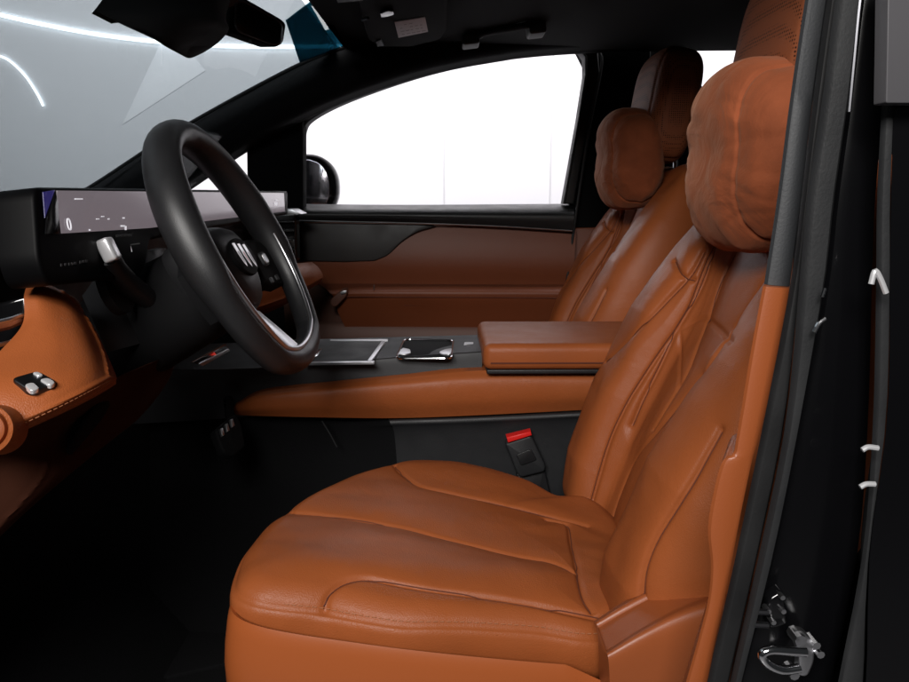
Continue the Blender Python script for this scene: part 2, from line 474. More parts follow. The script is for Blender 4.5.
# floor pan, tunnel side, bulkhead
MB().add(*bbox((.35, 1.25, .33), (2.4, 1.66, .04), .01)).build('cabin_floor', 'carpet', body)
MB().add(*patch_w([[(-.50,.46,.35),(-.50,1.2,.35),(-.50,2.06,.35)],[(-.62,.46,.5),(-.62,1.2,.5),(-.62,2.06,.5)],[(-.74,.46,.7),(-.74,1.2,.7),(-.74,2.06,.7)],[(-.78,.46,.98),(-.78,1.2,.98),(-.78,2.06,.98)]], 14, 8, .03, Vector((-1,0,0)))).build('bulkhead', 'carpet', body)
MB().add(*bbox((.3, 2.16, .55), (2.6, .05, .85), .01)).build('right_sill', 'carpet', body)
MB().add(*bbox((1.75, 1.3, .95), (.04, 1.7, 1.25), .01)).build('rear_bulkhead', 'carpet', body)

# ---- the near centre pillar at the right edge (trim, cover, seals, painted post)
def band(lx, rx, Y, th, bev, name, m, parent, bulge=0.0, n=26, Yr=None):
    """A long strip between two edge lines (lists of px,py), with a rounded cross-section."""
    l = resample(lx, 1e9) if False else cr_chain(lx, n); r = cr_chain(rx, n); Yr = Y if Yr is None else Yr
    prof = [(0, .35), (.06, .12), (.18, .02), (.5, 0), (.82, .02), (.94, .12), (1, .35)]
    g = []
    for i in range(n):
        row = []
        A, B = P(l[i][0], l[i][1], Y), P(r[i][0], r[i][1], Yr)
        for t, d in prof: row.append(A.lerp(B, t)+Vector((0, bulge*d-bulge*.35, 0)))
        row.append(B+Vector((.02, th, 0))); row.append(A+Vector((abs(A.x)*th/Y*1.15+.002, th, 0)))
        g.append(row)
    return MB().add(*grid(g, closev=True, cap0=True, cap1=True)).build(name, m, parent, angle=35)
band([(816,-60),(805,0),(790,100),(777,200),(764,284)], [(835,-60),(826,0),(812,100),(800,200),(789,286)], .50, .05, .004, 'pillar_cover', 'pillar_grey', body, .014)
tr = band([(763,286),(752,345),(742,405),(736,440),(733,453),(722,462),(713,495),(708,530),(711,565),(708,600),(698,640),(686,682),(670,740)], [(790,288),(779,345),(767,405),(758,440),(754,453),(752,462),(745,495),(738,530),(731,565),(724,600),(715,640),(706,690),(694,740)], .49, .05, .004, 'leather_trim', 'tan_trim', body, .010, n=70)
band([(837,-60),(827,0),(813,100),(801,200),(790,286),(764,420),(737,550),(707,682),(696,740)], [(845,-60),(834,0),(821,100),(806,200),(797,286),(783,420),(757,550),(727,682),(715,740)], .47, .05, .004, 'inner_seal', 'rubber', body, .016)
band([(846,-60),(835,0),(822,100),(807,200),(799,286),(786,420),(760,550),(730,682),(718,740)], [(870,-60),(858,0),(846,100),(832,200),(822,286),(797,420),(771,550),(738,682),(726,740)], .455, .05, .004, 'outer_seal', 'seal_grey', body, .018)
band([(872,-60),(860,0),(848,100),(834,200),(824,286),(799,420),(773,550),(740,682),(728,740)], [(905,-60),(893,0),(884,100),(875,200),(872,286),(868,420),(858,550),(832,682),(820,740)], .475, .04, .004, 'pillar_skin', 'car_paint', body, .012)
# thin bright seal lips with highlights
MB().add(*tube([P(a, b, .45) for a, b in cr_chain([(868,-50),(860,0),(854,60),(849,112)], 24)], .0014, 8)).build('seal_lip', 'dark_metal', body)
# door striker and its bracket on the pillar
stk = thing('door_striker', 'chrome steel door striker loop bolted low on the black pillar', 'striker', P(790,650,.46))
pa = [P(a, b, .44) for a, b in cr_chain([(806,652),(790,651),(770,650),(762,655),(768,664),(782,670),(800,668)], 24)]
MB().add(*tube(pa, .0032, 10)).build('loop', 'chrome', stk)
pl = fillet([P(a, b, .450) for a, b in [(792,634),(803,630),(813,640),(816,660),(808,678),(797,676),(800,655)]], .006)
MB().add(*slab(pl, YB, .006, .002)).build('plate', 'satin', stk)
for a, b, r in ((801,641,.0042),(817,646,.0028),(821,655,.0028),(795,676,.0034)):
    c = P(a, b, .446); MB().add(*tube([c, c+YB*.012], [r, r*1.1], 8)).build('bolt', 'satin' if r > .003 else 'chrome', stk)
brk = thing('hinge_bracket', 'small black metal bracket with studs above the chrome striker', 'bracket', P(765,612,.46))
MB().add(*slab(fillet([P(a, b, .455) for a, b in [(768,600),(784,590),(788,625),(770,630)]], .004), YB, .01, .002)).build('plate', 'gloss_black', brk)
for yy in (611, 624):
    MB().add(*tube([P(750, yy, .452), P(768, yy+1, .452)], .0022, 8)).build('pin', 'dark_metal', brk)
for a, b in ((769,612),(774,623),(784,612),(783,598)):
    c = P(a, b, .451); MB().add(*tube([c, c+YB*.008], .0018, 8)).build('stud', 'satin', brk)

# ---- rear sliding door at the right edge
rd = thing('rear_door', 'glossy black rear door edge with painted grey reflections at the right border', 'car door', P(900,400,.42))
band([(900,-60),(889,0),(882,100),(877,200),(876,286),(873,420),(863,550),(838,682),(828,740)], [(906,-60),(897,0),(892,100),(888,200),(888,286),(884,420),(866,550),(862,682),(850,740)], .445, .04, .004, 'painted_reflection_band', 'seal_grey', rd, .012)  # grey strip painted in for a reflection running down the black paint
band([(908,-60),(899,0),(894,100),(891,200),(890,286),(887,420),(870,550),(866,682),(855,740)], [(1300,-60),(1300,0),(1300,100),(1300,200),(1300,286),(1300,420),(1300,550),(1300,682),(1300,740)], .44, .05, .004, 'outer_skin', 'car_paint', rd, .004)
MB().add(*slab(fillet([P(a, b, .423) for a, b in [(889,-60),(1200,-60),(1200,104),(886,103),(887,60)]], .0012), YB, .012, .0006)).build('painted_reflection', 'reflection_grey', rd)  # grey slab painted in for the studio reflected in the black door
def zigzag(pts, rad, par, Y):
    MB().add(*tube([P(a, b, Y) for a, b in cr_chain(pts, 14)], rad, 8)).build('painted_glint', 'chrome_white', par)  # bright metal squiggles standing in for light strips reflected in the body
zigzag([(871,284),(875,271),(880,278),(886,293)], .0017, rd, .428)
zigzag([(862,450),(868,447),(878,448)], .0017, rd, .428)
zigzag([(860,487),(866,484),(875,484)], .0017, rd, .428)
MB().add(*tube([P(a, b, .44) for a, b in cr_chain([(814,332),(819,323),(825,318)], 10)], .0014, 8)).build('seal_clip', 'chrome', body)
MB().add(*tube([P(a, b, .44) for a, b in cr_chain([(822,297),(825,288)], 6)], .0012, 8)).build('seal_clip', 'chrome', body)

# ------------------------------------------------------------------ passenger door
DY = 2.05
door = thing('front_door', 'closed front passenger door with tan leather panel, black trim and clear window', 'car door', P(430,420,DY))
# window frame: one C-shaped moulding
top = smooth_px([(302,150),(303,130),(312,118),(345,101),(400,81),(450,67),(500,58),(545,51),(574,49)], 50)
inner = top + [(582,51),(586,57),(586,75),(579,120),(571,165),(564,204)]
outer = [(574,204),(580,170),(589,125),(600,75),(598,50),(588,40),(560,40),(500,48),(450,56),(400,70),(345,88),(300,106),(289,120),(288,208),(298,208),(300,180)]
MB().add(*slab_px(outer[::-1][0:1]+outer[::-1][1:]+inner[::-1] if False else outer+inner, DY, .06, .004)).build('window_frame', 'rubber', door)
hl = [P(a, b, DY-.004) for a, b in inner]
MB().add(*tube(hl, .0032, 8)).build('window_seal', 'seal_grey', door)
el = [P(a, b, DY-.006) for a, b in cr_chain([(590,44),(601,56),(600,75),(589,130),(581,180),(573,235),(566,290),(562,335)], 40)]
MB().add(*tube(el, .004, 8)).build('door_seal', 'seal_grey', door)
MB().add(*slab_px([(290,100),(600,35),(600,215),(290,215)], DY+.09, .004, .001)).build('window_glass', 'clear_glass', door)
# sill: black shelf with a rolled top
sill = [[(284,204,DY+.08),(400,205,DY+.08),(572,204,DY+.08)],[(284,206,DY+.03),(400,207.5,DY+.03),(573,206,DY+.03)],[(284,209,DY-.01),(400,210,DY-.01),(574,210,DY-.01)],[(284,214,DY-.03),(400,215,DY-.03),(574,217,DY-.03)],[(284,221,DY-.02),(400,222,DY-.02),(573,233,DY-.02)]]
MB().add(*patch_px(sill, 20, 24, .05)).build('sill', 'black_leather', door)
cs = [P(a, b, DY-.035) for a, b in cr_chain([(292,220.5),(350,222),(420,223.5),(500,226.5),(572,231)], 30)]
MB().add(*tube(cs, .0021, 8)).build('chrome_strip', 'satin', door)
# upper panel
pn = [[(286,219,DY),(400,222,DY),(576,229,DY)],[(286,240,DY-.012),(400,245,DY-.012),(575,250,DY-.012)],[(286,262,DY-.01),(400,265,DY-.012),(574,268,DY-.012)],[(286,284,DY+.005),(400,284,DY+.005),(572,286,DY+.005)]]
MB().add(*patch_px(pn, 24, 40, .05)).build('upper_panel', 'door_leather', door)
gt = [(292,223),(350,223.5),(415,224.5),(436,226),(418,232),(402,242),(388,255),(374,261),(345,262),(294,261)]
MB().add(*slab_px(smooth_px(gt[2:8], 24)+[(345,262),(294,261),(292,223),(350,223.5)], DY-.020, .014, .003)).build('graphite_inlay', 'graphite_trim', door)
# armrest ledge
ar = [[(318,284,DY),(400,284,DY),(572,286,DY)],[(326,289,DY-.045),(400,287,DY-.055),(570,287,DY-.055)],[(330,293,DY-.07),(400,291.5,DY-.08),(568,292,DY-.08)],[(334,298,DY-.065),(400,298,DY-.078),(567,299,DY-.078)],[(338,312,DY-.05),(400,312,DY-.055),(565,314,DY-.055)],[(345,327,DY-.03),(400,328,DY-.03),(563,329,DY-.03)]]
ob = MB().add(*patch_px(ar, 30, 40, .05)).build('armrest', 'door_leather', door)
MB().add(*tube([P(a, b, DY-.084) for a, b in cr_chain([(345,296.5),(400,297),(480,297.3),(560,298)], 30)], .0012, 6)).build('armrest_seam', 'dark_seam', ob)
MB().add(*slab_px([(330,300),(342,289),(348,291),(346,297),(336,307),(331,306)], DY-.095, .05, .003, r=.008)).build('pull_handle', 'brown_leather', door)
MB().add(*slab_px([(340,292),(346,290),(347,293),(341,295)], DY-.099, .006, .001)).build('handle_cap', 'satin', door)
MB().add(*tube([P(374,285,DY-.075), P(374,290,DY-.075)], .0018, 8)).build('lock_pin', 'satin', door)
mb = MB()
for k in range(2): mb.add(*bbox(P(411, 300.5+k*4.5, DY-.062), (.036, .01, .0022), .0008))
mb.build('switch', 'dark_seam', door)
MB().add(*patch_px([[(280,284,DY+.02),(400,284,DY+.02),(572,286,DY+.02)],[(285,325,DY+.025),(400,330,DY+.025),(567,332,DY+.02)],[(285,440,DY+.03),(400,440,DY+.03),(560,440,DY+.03)]], 12, 14, .04)).build('lower_panel', 'brown_leather', door)
MB().add(*patch_px([[(300,324,DY-.0),(400,326,DY-.0),(563,329,DY-.0)],[(300,332,DY-.03),(400,334,DY-.04),(563,335,DY-.04)],[(300,420,DY-.03),(400,420,DY-.04),(560,420,DY-.04)]], 10, 20, .02)).build('map_pocket', 'brown_leather', door)
# exterior mirror on the door
mc = P(309,187,2.36)
ex, ez = Vector((1,0,0)), Vector((0,0,1))
def ell(c, ax, az, n=40, e=2.3): return [c+ex*ax*math.copysign(abs(math.cos(t))**(2/e), math.cos(t))+ez*az*math.copysign(abs(math.sin(t))**(2/e), math.sin(t)) for t in [2*math.pi*k/n for k in range(n)]]
g = []
for d, s in ((-.035,.86),(-.04,.93),(-.03,1.0),(.03,.97),(.08,.80),(.11,.5),(.12,.15)): g.append([p for p in ell(mc+YB*d, .098*s, .10*s)])
hs = MB().add(*grid(g, closev=True, cap0=True, cap1=True)).build('side_mirror', 'car_paint', door)
MB().add(*slab(ell(mc-YB*.043+ex*-.006, .078, .083), YB, .006, .002)).build('mirror_glass', 'mirror_face', hs)

# ------------------------------------------------------------------ roof fittings
vis = thing('sun_visor', 'black passenger sun visor folded against the headliner, with a pale warning sticker', 'sun visor', PZ(400,30,1.55))
vz = 1.535
vq = fillet([PZ(a, b, vz) for a, b in [(352,-20),(447,-20),(447,30),(440,40),(412,47),(378,47),(368,40),(362,20)]], .012)
MB().add(*slab(vq, Vector((0,0,1)), .018, .005)).build('visor_panel', 'headliner', vis)
MB().add(*slab([PZ(a, b, vz-.0015) for a, b in [(394.5,22.5),(425,17.5),(428,32),(398.5,38)]], Vector((0,0,1)), .0012, .0003)).build('sticker', 'label_white', vis)
mb = MB()
rs = random.Random(3)
for k in range(4):
    a0, b0 = 399+k*.9, 25.5+k*3.0
    for q in range(5):
        if rs.random() < .25: continue
        x0 = a0+q*5.0; y0 = b0-q*.85; wd = 2+rs.random()*2.2
        mb.add(*slab([PZ(a, b, vz-.0019) for a, b in [(x0,y0),(x0+wd,y0-.17*wd),(x0+wd+.1,y0-.17*wd+.7),(x0+.1,y0+.7)]], Vector((0,0,1)), .0003, .0001))
mb.build('sticker_print', 'sticker_ink', vis)
MB().add(*slab(fillet([PZ(a, b, vz-.006) for a, b in [(380,14),(388,11),(393,12),(394,15),(385,18),(381,18)]], .003), Vector((0,0,1)), .006, .0015)).build('visor_clip', 'gloss_black', vis)
MB().add(*tube([PZ(362,20,vz-.005), PZ(368,18,vz-.005)], .003, 8)).build('clip_stud', 'dark_metal', vis)
MB().add(*slab(fillet([PZ(a, b, vz-.003) for a, b in [(376,42),(381,40),(384,46),(377,47)]], .003), Vector((0,0,1)), .004, .001)).build('visor_stop', 'seal_grey', vis)
MB().add(*slab([PZ(a, b, vz-.003) for a, b in [(334,-4),(362,-4),(363,1),(338,3)]], Vector((0,0,1)), .003, .001)).build('vanity_lamp', 'seal_grey', vis)

gh = thing('grab_handle', 'black folding grab handle on the roof rail above the passenger window', 'grab handle', P(505,30,1.9))
for a, yy in (([(462,34),(480,31),(480,43),(463,45)], 1.765), ([(528,21),(546,19),(547,32),(530,34)], 1.655)):
    MB().add(*slab_px(a, yy, .06, .004, r=.006)).build('mount', 'handle_grey', gh)
MB().add(*tube([P(a, b, y) for a, b, y in cr_chain([(479,36,1.76),(485,33,1.745),(505,29.5,1.70),(524,26,1.66),(529,24.5,1.65)], 24)], .0075, 10, flat=(Vector((0,1,0)), .6))).build('handle_bar', 'handle_grey', gh)
for a, b, yy in ((480,29,1.755),(480,34,1.755),(526,20,1.65),(526,25,1.65)):
    c = P(a, b, yy); MB().add(*tube([c, c+YB*.02], .0014, 8)).build('screw', 'satin', gh)

# camera cover and interior mirror under the windshield
cc = thing('camera_cover', 'black angular camera cover under the top of the windshield, left of the mirror', 'camera cover', P(170,10,1.05))
rows = [[(150,-60,1.02),(200,-60,1.04),(235,-50,1.08)],[(97,7,.90),(165,-5,.98),(216,3,1.06)],[(98,12,.89),(168,15,.95),(218,20,1.05)],[(130,27,.91),(170,34,.95),(213,29,1.05)],[(150,37,.94),(172,45,.96),(203,38,1.03)],[(166,47,.97),(176,51,.98),(190,46,1.01)]]
MB().add(*patch_px(rows, 30, 30, .05)).build('cover_shell', 'matte_black', cc)
im = thing('rear_view_mirror', 'black rear view mirror hanging from the top of the windshield', 'mirror', P(258,22,1.25))
mq = fillet([P(a, b, 1.20+ (a-230)*.0014) for a, b in [(231,-3),(242,-4),(282,19),(287,24),(284,44),(276,48),(234,33),(230,26)]], .012)
MB().add(*slab(mq, Vector((-.75,.6,.1)), .035, .005)).build('mirror_housing', 'matte_black', im)
mq2 = fillet([P(a, b, 1.196+(a-230)*.0014) for a, b in [(236,2),(243,1),(279,21),(283,26),(281,42),(275,45),(238,31),(235,25)]], .010)
MB().add(*slab(mq2, Vector((-.75,.6,.1)), .004, .001)).build('mirror_glass', 'gloss_black', im)
MB().add(*tube([Vector(p) for p in resample(mq2, .004, True)], .0016, 8, closed=True)).build('mirror_rim', 'dark_metal', im)
MB().add(*tube([P(232,2,1.20), P(226,-6,1.22), P(224,-30,1.25)], .010, 10)).build('mirror_arm', 'black_plastic', im)
MB().add(*tube([P(250,40,1.19), P(250.5,43.5,1.19)], .0025, 8)).build('mirror_switch', 'black_plastic', im)

# ------------------------------------------------------------------ dashboard
dash = thing('dashboard', 'dashboard with wide strip screen, black trim and tan leather lower pads', 'dashboard', (-.5, 1.2, .9))
SO = P(60, 190, .68); SB = P(285, 192, 1.55)
sdir = (SB-SO); sdir.z = 0; sdir.normalize()
SN = Vector((0,0,1)).cross(sdir); SN = -SN if SN.x < 0 else SN
SN = (SN + Vector((0,0,.10))).normalized()
def sp(px, py, d=0.0): return PL(px, py, SO+SN*d, SN)
# screen housing
hq = fillet([sp(a, b) for a, b in [(34,187),(50,187),(288,191),(288,214),(150,240),(145,276),(48,286),(39,262)]], [.012,.004,.006,.004,.01,.02,.03,.02])
MB().add(*slab(hq, -SN, .035, .004)).build('screen_housing', 'deep_black', dash)
sq = [sp(a, b, .0012) for a, b in [(57,190.5),(284,193),(285,211.5),(150,228),(62,233.5)]]
scr = MB().add(*slab(sq, -SN, .0010, .0002)).build('screen', 'screen_on', dash)
MB().add(*slab([sp(a, b, .0016) for a, b in [(43,192),(55,190),(45,218)]], -SN, .0008, .0002)).build('screen_side', 'screen_blue', dash)
MB().add(*slab([sp(a, b, .0018) for a, b in [(55.5,191),(58.5,203),(60,234),(46,234),(47,216)]], -SN, .0012, .0002)).build('screen_edge', 'gloss_black', dash)
ex_, ey_ = sdir, SN.cross(sdir); ey_ = ey_ if ey_.z > 0 else -ey_
exf = ex_ if ex_.cross(ey_).dot(SN) > 0 else -ex_
# reading direction on the screen: from the driver's seat left (near) to right (far)
mb = MB(); mb.add(*text_mesh('0', sp(69,225,.0024), exf, ey_, .016)); mb.build('speed_digit', 'lit_mark', scr)
mb = MB()
for a, b, w_, h_ in ((79,199,8,1.2),(98,219,3,.8),(103,216.5,3,.8),(109,219,1.5,1.2),(90,230,1.5,1.5),(124,218,2,1.3),(123,226,4,1.5),(126,228,1.5,4),(276,204,3,3),(277,200,2,1)):
    MB().add(*slab([sp(x, y, .0021) for x, y in [(a-w_/2,b-h_/2),(a+w_/2,b-h_/2),(a+w_/2,b+h_/2),(a-w_/2,b+h_/2)]], -SN, .0004, .0001)).build('screen_icon', 'lit_mark', scr)
mb = MB()
for k, (a, b) in enumerate([(62,265),(66,264.6),(70,264.2),(73,263.8),(76,263.2),(81,262.2),(84,261.6),(87,261.2)]):
    MB().add(*slab([sp(x, y, .001) for x, y in [(a-1.1,b-1.3),(a+1.1,b-1.5),(a+1.0,b+1.1),(a-1.0,b+1.3)]], -SN, .0006, .0001)).build('panel_mark', 'seal_grey', dash)
for k in range(7):
    a = 117+k*2.4; b = 236-.15*k
    MB().add(*slab([sp(x, y, .001) for x, y in [(a-.8,b-1.3),(a+.9,b-1.4),(a+.8,b+1.2),(a-.8,b+1.3)]], -SN, .0006, .0001)).build('panel_mark', 'seal_grey', dash)
# dash top
tp = [[(-.42,.42,1.17),(-.44,1.2,1.19),(-.46,2.03,1.175)],[(-.50,.42,1.185),(-.52,1.2,1.20),(-.55,2.03,1.185)],[(-.75,.42,1.155),(-.80,1.2,1.17),(-.75,2.03,1.155)],[(-1.0,.42,1.04),(-1.05,1.2,1.05),(-1.0,2.03,1.04)]]
MB().add(*patch_w(tp, 20, 20, .03, Vector((0,0,-1)))).build('dash_top', 'grey_plastic', dash)
# black fascia behind everything
fc = [[(-.42,.45,1.17),(-.44,1.2,1.19),(-.47,2.03,1.172)],[(-.46,.45,1.10),(-.48,1.2,1.11),(-.51,2.03,1.12)],[(-.50,.45,1.0),(-.50,1.2,1.0),(-.52,2.03,1.03)],[(-.56,.45,.86),(-.56,1.2,.86),(-.6,2.03,.86)]]
MB().add(*patch_w(fc, 20, 20, .03, Vector((-1,0,0)))).build('fascia', 'black_plastic', dash)
ep = fillet([Vector(p) for p in [(-.44,.60,1.16),(-.72,.60,1.14),(-.95,.60,1.03),(-.95,.60,.62),(-.62,.60,.66),(-.45,.60,.92)]], .03)
MB().add(*slab(ep, YB, .05, .006)).build('end_panel', 'black_plastic', dash)
# air vents: near one at the left edge, far one by the passenger door
vt = MB()
for (y0, x0) in ((312,0),(335,0)):
    vt.add(*tube([P(-14, y0+13, .60), P(8, y0+8, .625), P(22, y0+3.5, .645)], .0022, 8))
vt.build('vent_blade', 'satin', dash)
MB().add(*slab_px([(-20,308),(26,296),(25,345),(10,362),(-20,364)], .655, .02, .004)).build('vent_panel', 'gloss_black', dash)
MB().add(*tube([P(-14, 331, .615), P(8, 326, .64), P(24, 319, .65)], .0035, 8)).build('vent_trim', 'door_leather', dash)
MB().add(*slab_px([(268,214),(296,212),(297,262),(270,262)], 1.90, .04, .005, r=.01)).build('side_vent', 'gloss_black', dash)
mb = MB()
for k in range(4): mb.add(*bbox(P(283, 222+k*9, 1.885), (.055, .012, .003), .001))
mb.build('side_vent_blade', 'black_plastic', dash)
MB().add(*slab([P(285,209,1.80), P(292,209,1.80), P(301,214,1.80), P(285,215,1.80)], YB, .08, .002)).build('dash_corner', 'satin', dash)
# driver's tan bolster
br = [[(28,283,.675),(34,279,.685),(46,283,.70),(60,290,.715),(74,297,.735)],
      [(24,296,.655),(38,294,.66),(56,298,.675),(70,304,.69),(80,309,.72)],
      [(22,325,.635),(40,318,.64),(60,320,.65),(80,324,.67),(92,328,.71)],
      [(-6,358,.59),(28,351,.605),(60,347,.62),(88,348,.645),(103,352,.69)],
      [(-30,392,.55),(18,384,.565),(60,378,.585),(92,372,.615),(112,373,.66)],
      [(-34,440,.532),(15,423,.548),(60,404,.572),(92,388,.605),(112,378,.65)],
      [(-34,449,.545),(15,430,.562),(60,410,.588),(92,394,.62),(112,382,.665)],
      [(-34,447,.60),(15,430,.62),(60,410,.645),(92,393,.675),(112,381,.70)]]
v, f = patch_px(br, 90, 90, .03, Vector((-.3,.9,-.3)).normalized())
v, cs_ = sew(v, f, [[(-5,433),(20,421),(60,402.5),(90,387),(109,377)], [(62,292),(78,306),(92,330),(103,356),(107,374)]], .0022, .002)
bo = MB().add(v, f).build('leather_bolster', 'tan_leather', dash)
stitches(cs_[:1], None, name='stitching', parent=bo, side=.003, r=.0004, lift=.0002, length=.0030, gap=.0018)
# badge on the bolster: chrome frame with two pads
bq = [(10,378),(38,370),(59,382),(31,391)]
def bplane(a, b, d=0):  # plane of the bolster face round the badge
    O = P(34, 380, .573); N = (P(60,378,.585)-P(18,384,.565)).cross(P(34,391,.563)-P(34,362,.595)).normalized()
    if N.dot(CAM-O) < 0: N = -N
    return PL(a, b, O+N*d, N), N
q = [bplane(a, b, .002)[0] for a, b in bq]; NB = bplane(0, 0)[1]
MB().add(*slab(fillet(q, .006), -NB, .006, .0015)).build('badge', 'dark_metal', dash)
mb = MB()
for pa in ([(24,384),(33,381.5),(40,388),(31,391)], [(39,379),(48,377),(56,382),(50,385.5)], [(32,372),(38,371),(44,374.5),(38,376)]):
    mb.add(*slab(fillet([bplane(a, b, .0036)[0] for a, b in pa], .003), -NB, .004, .001))
mb.build('badge_pad', 'chrome_white', dash)
# round end knob at the frame edge
kc = P(-13, 430, .522); kd = Vector((.25,-.92,.3)).normalized()
def disc(c, nrm, prof, n=36):
    a = nrm.cross(Vector((0,0,1))).normalized(); b = nrm.cross(a)
    return grid([[c+nrm*h+(a*math.cos(2*math.pi*k/n)+b*math.sin(2*math.pi*k/n))*r for k in range(n)] for r, h in prof], closev=True, cap0=True, cap1=True)
MB().add(*disc(kc, kd, [(.0195,-.03),(.0195,.0),(.0185,.004),(.016,.005),(.0145,.002),(.0142,-.004)])).build('knob_ring', 'tan_leather', dash)
MB().add(*disc(kc, kd, [(.0135,-.03),(.0135,.0),(.0125,.003),(.009,.0045),(.001,.005)])).build('knob', 'tan_trim', dash)
# lower knee panel, shadow put into its dark brown
lw = [[(-34,446,.61),(20,428,.635),(60,408,.66),(112,380,.72),(140,368,.80),(165,357,.86),(176,352,.9)],
      [(-34,480,.635),(20,455,.665),(60,432,.70),(112,402,.755),(140,384,.82),(165,364,.88),(178,354,.92)],
      [(-34,562,.63),(20,512,.66),(60,478,.70),(112,436,.77),(140,414,.83),(165,384,.89),(178,357,.93)],
      [(-34,568,.68),(20,517,.71),(60,482,.75),(112,440,.80),(140,417,.86),(165,386,.92),(178,359,.96)]]
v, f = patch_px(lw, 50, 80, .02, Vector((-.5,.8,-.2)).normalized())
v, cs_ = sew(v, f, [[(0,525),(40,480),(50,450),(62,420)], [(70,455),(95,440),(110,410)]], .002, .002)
kp = MB().add(v, f).build('knee_panel', 'shaded_knee_leather', dash)
MB().add(*patch_px([[(98,398,.742),(104,394,.742),(112,390,.75)],[(76,420,.715),(92,412,.72),(106,408,.745)],[(66,445,.70),(74,444,.705),(98,426,.745)],[(66,452,.70),(72,454,.71),(90,440,.745)]], 12, 12, .01)).build('pocket', 'carpet', kp)
# hazard / gear switch strip under the column
MB().add(*slab([P(a, b, .93+ (a-190)*.004) for a, b in [(193,362),(226,344),(230,350),(203,365)]], Vector((-.5,.8,-.2)), .012, .002)).build('switch_bar', 'gloss_black', dash)
MB().add(*slab([P(a, b, .925+(a-190)*.004) for a, b in [(199,364),(229,349),(230,351),(203,366)]], Vector((-.5,.8,-.2)), .004, .001)).build('switch_trim', 'satin', dash)
MB().add(*slab([P(a, b, .92+(a-190)*.004) for a, b in [(211,355.5),(214.5,352),(216.5,355)]], Vector((-.5,.8,-.2)), .002, .0005)).build('hazard_mark', 'red_mark', dash)
# tan pad on the passenger side
pp = [[(180,300,1.40),(230,282,1.55),(280,266,1.70),(312,262,1.86)],[(180,306,1.32),(230,288,1.45),(280,270,1.60),(318,267,1.82)],[(180,322,1.26),(230,304,1.40),(280,284,1.56),(323,275,1.80)],[(180,336,1.27),(230,318,1.41),(280,302,1.57),(322,281,1.80)],[(180,340,1.33),(230,322,1.47),(280,306,1.63),(318,284,1.84)]]
v, f = patch_px(pp, 40, 40, .03, Vector((-.6,.5,-.4)).normalized())
v, cs_ = sew(v, f, [[(256,307),(285,297),(321,278)]], .003, .003)
MB().add(v, f).build('passenger_pad', 'tan_leather', dash)

# ------------------------------------------------------------------ steering column, wheel, stalks
WA = R(26.6)
EU = Vector((-math.sin(WA), 0, math.cos(WA))); EN = Vector((math.cos(WA), 0, math.sin(WA))); EL = Vector((0,1,0))
WC = Vector((-.247, .90, 1.128))
colm = thing('steering_column', 'dark grey steering column cover with control stalks behind the wheel', 'steering column', WC-EN*.12)
def wp(l, u, n=0.0): return WC+EL*l+EU*u+EN*n
g = []
for n_, rl, ru, cu in ((-.045,.035,.035,-.012),(-.055,.058,.054,-.014),(-.075,.068,.060,-.016),(-.12,.072,.062,-.018),(-.17,.072,.064,-.02),(-.21,.06,.06,-.022)):
    g.append([wp(rl*math.copysign(abs(math.cos(t))**.8, math.cos(t)), cu+ru*math.copysign(abs(math.sin(t))**.8, math.sin(t)), n_) for t in [2*math.pi*k/40 for k in range(40)]])
MB().add(*grid(g, closev=True, cap0=True, cap1=True)).build('column_cover', 'matte_black', colm)
# lower dark shield left of the column
MB().add(*patch_px([[(82,296,.80),(110,262,.86),(150,250,.92),(175,255,1.0)],[(95,325,.78),(120,312,.82),(160,312,.90),(185,315,.98)],[(108,352,.78),(135,345,.82),(170,335,.90),(200,335,.98)]], 16, 20, .03)).build('column_shield', 'grey_plastic', colm)
st = MB().add(*tube([P(a, b, y) for a, b, y in [(150,300,.84),(128,284,.80),(114,268,.76),(108,256,.74)]], [.012,.013,.012,.011], 14)).build('stalk', 'black_plastic', colm)
MB().add(*bbox(P(108.5,250,.735), (.014,.016,.024), .003, rot=Matrix.Rotation(R(-22), 3, 'Y'))).build('stalk_tip', 'chrome_white', st)
MB().add(*tube([P(a, b, y) for a, b, y in [(112,286,.80),(120,284,.80)]], [.034,.032], 24)).build('stalk_collar', 'black_plastic', colm)
MB().add(*tube([P(129,245,.80), P(131,252,.80)], .0016, 6)).build('stalk_mark', 'white_print', st)
MB().add(*tube([P(129,245,.80), P(140,243.5,.80)], .0008, 6)).build('stalk_line', 'seal_grey', st)

whl = thing('steering_wheel', 'black leather steering wheel with silver trim and shield emblem', 'steering wheel', WC)
def rimc(t):   # centreline; flattened at the bottom
    r = .158
    l, u = r*math.sin(t), r*math.cos(t)
    if u < -.125: u = -.125-(abs(u)-.125)*.55
    return l, u
NR = 160
ring, rads = [], []
g = []
for k in range(NR):
    t = 2*math.pi*k/NR; l, u = rimc(t); l2, u2 = rimc(t+.01); l1, u1 = rimc(t-.01)
    tv = (EL*(l2-l1)+EU*(u2-u1)).normalized(); nv = tv.cross(EN); 
    bump_ = math.exp(-((abs(math.sin(t/2))*0+abs(abs(((t+math.pi) % (2*math.pi))-math.pi)-1.15))/.28)**2)
    ra, rb = .0172+.002*bump_, .0215+.001*bump_
    low_ = min(1, max(0, (abs(((t+math.pi) % (2*math.pi))-math.pi)-1.55)/.35)); low_ = low_*low_*(3-2*low_)
    ra, rb = ra*(1-low_)+.0150*low_, rb*(1-low_)+.0165*low_
    c = wp(l, u)
    g.append([c+nv*ra*math.cos(a)+EN*rb*math.sin(a) for a in [2*math.pi*q/24 for q in range(24)]])
v, f = grid(g, closeu=True, closev=True)
v, _ = sew(v, f, [[(140,178),(150,175),(165,174),(175,172)], [(188,132),(196,137),(200,145)]], .0015, .0014, center=WC)
MB().add(v, f).build('rim', 'black_leather', whl)
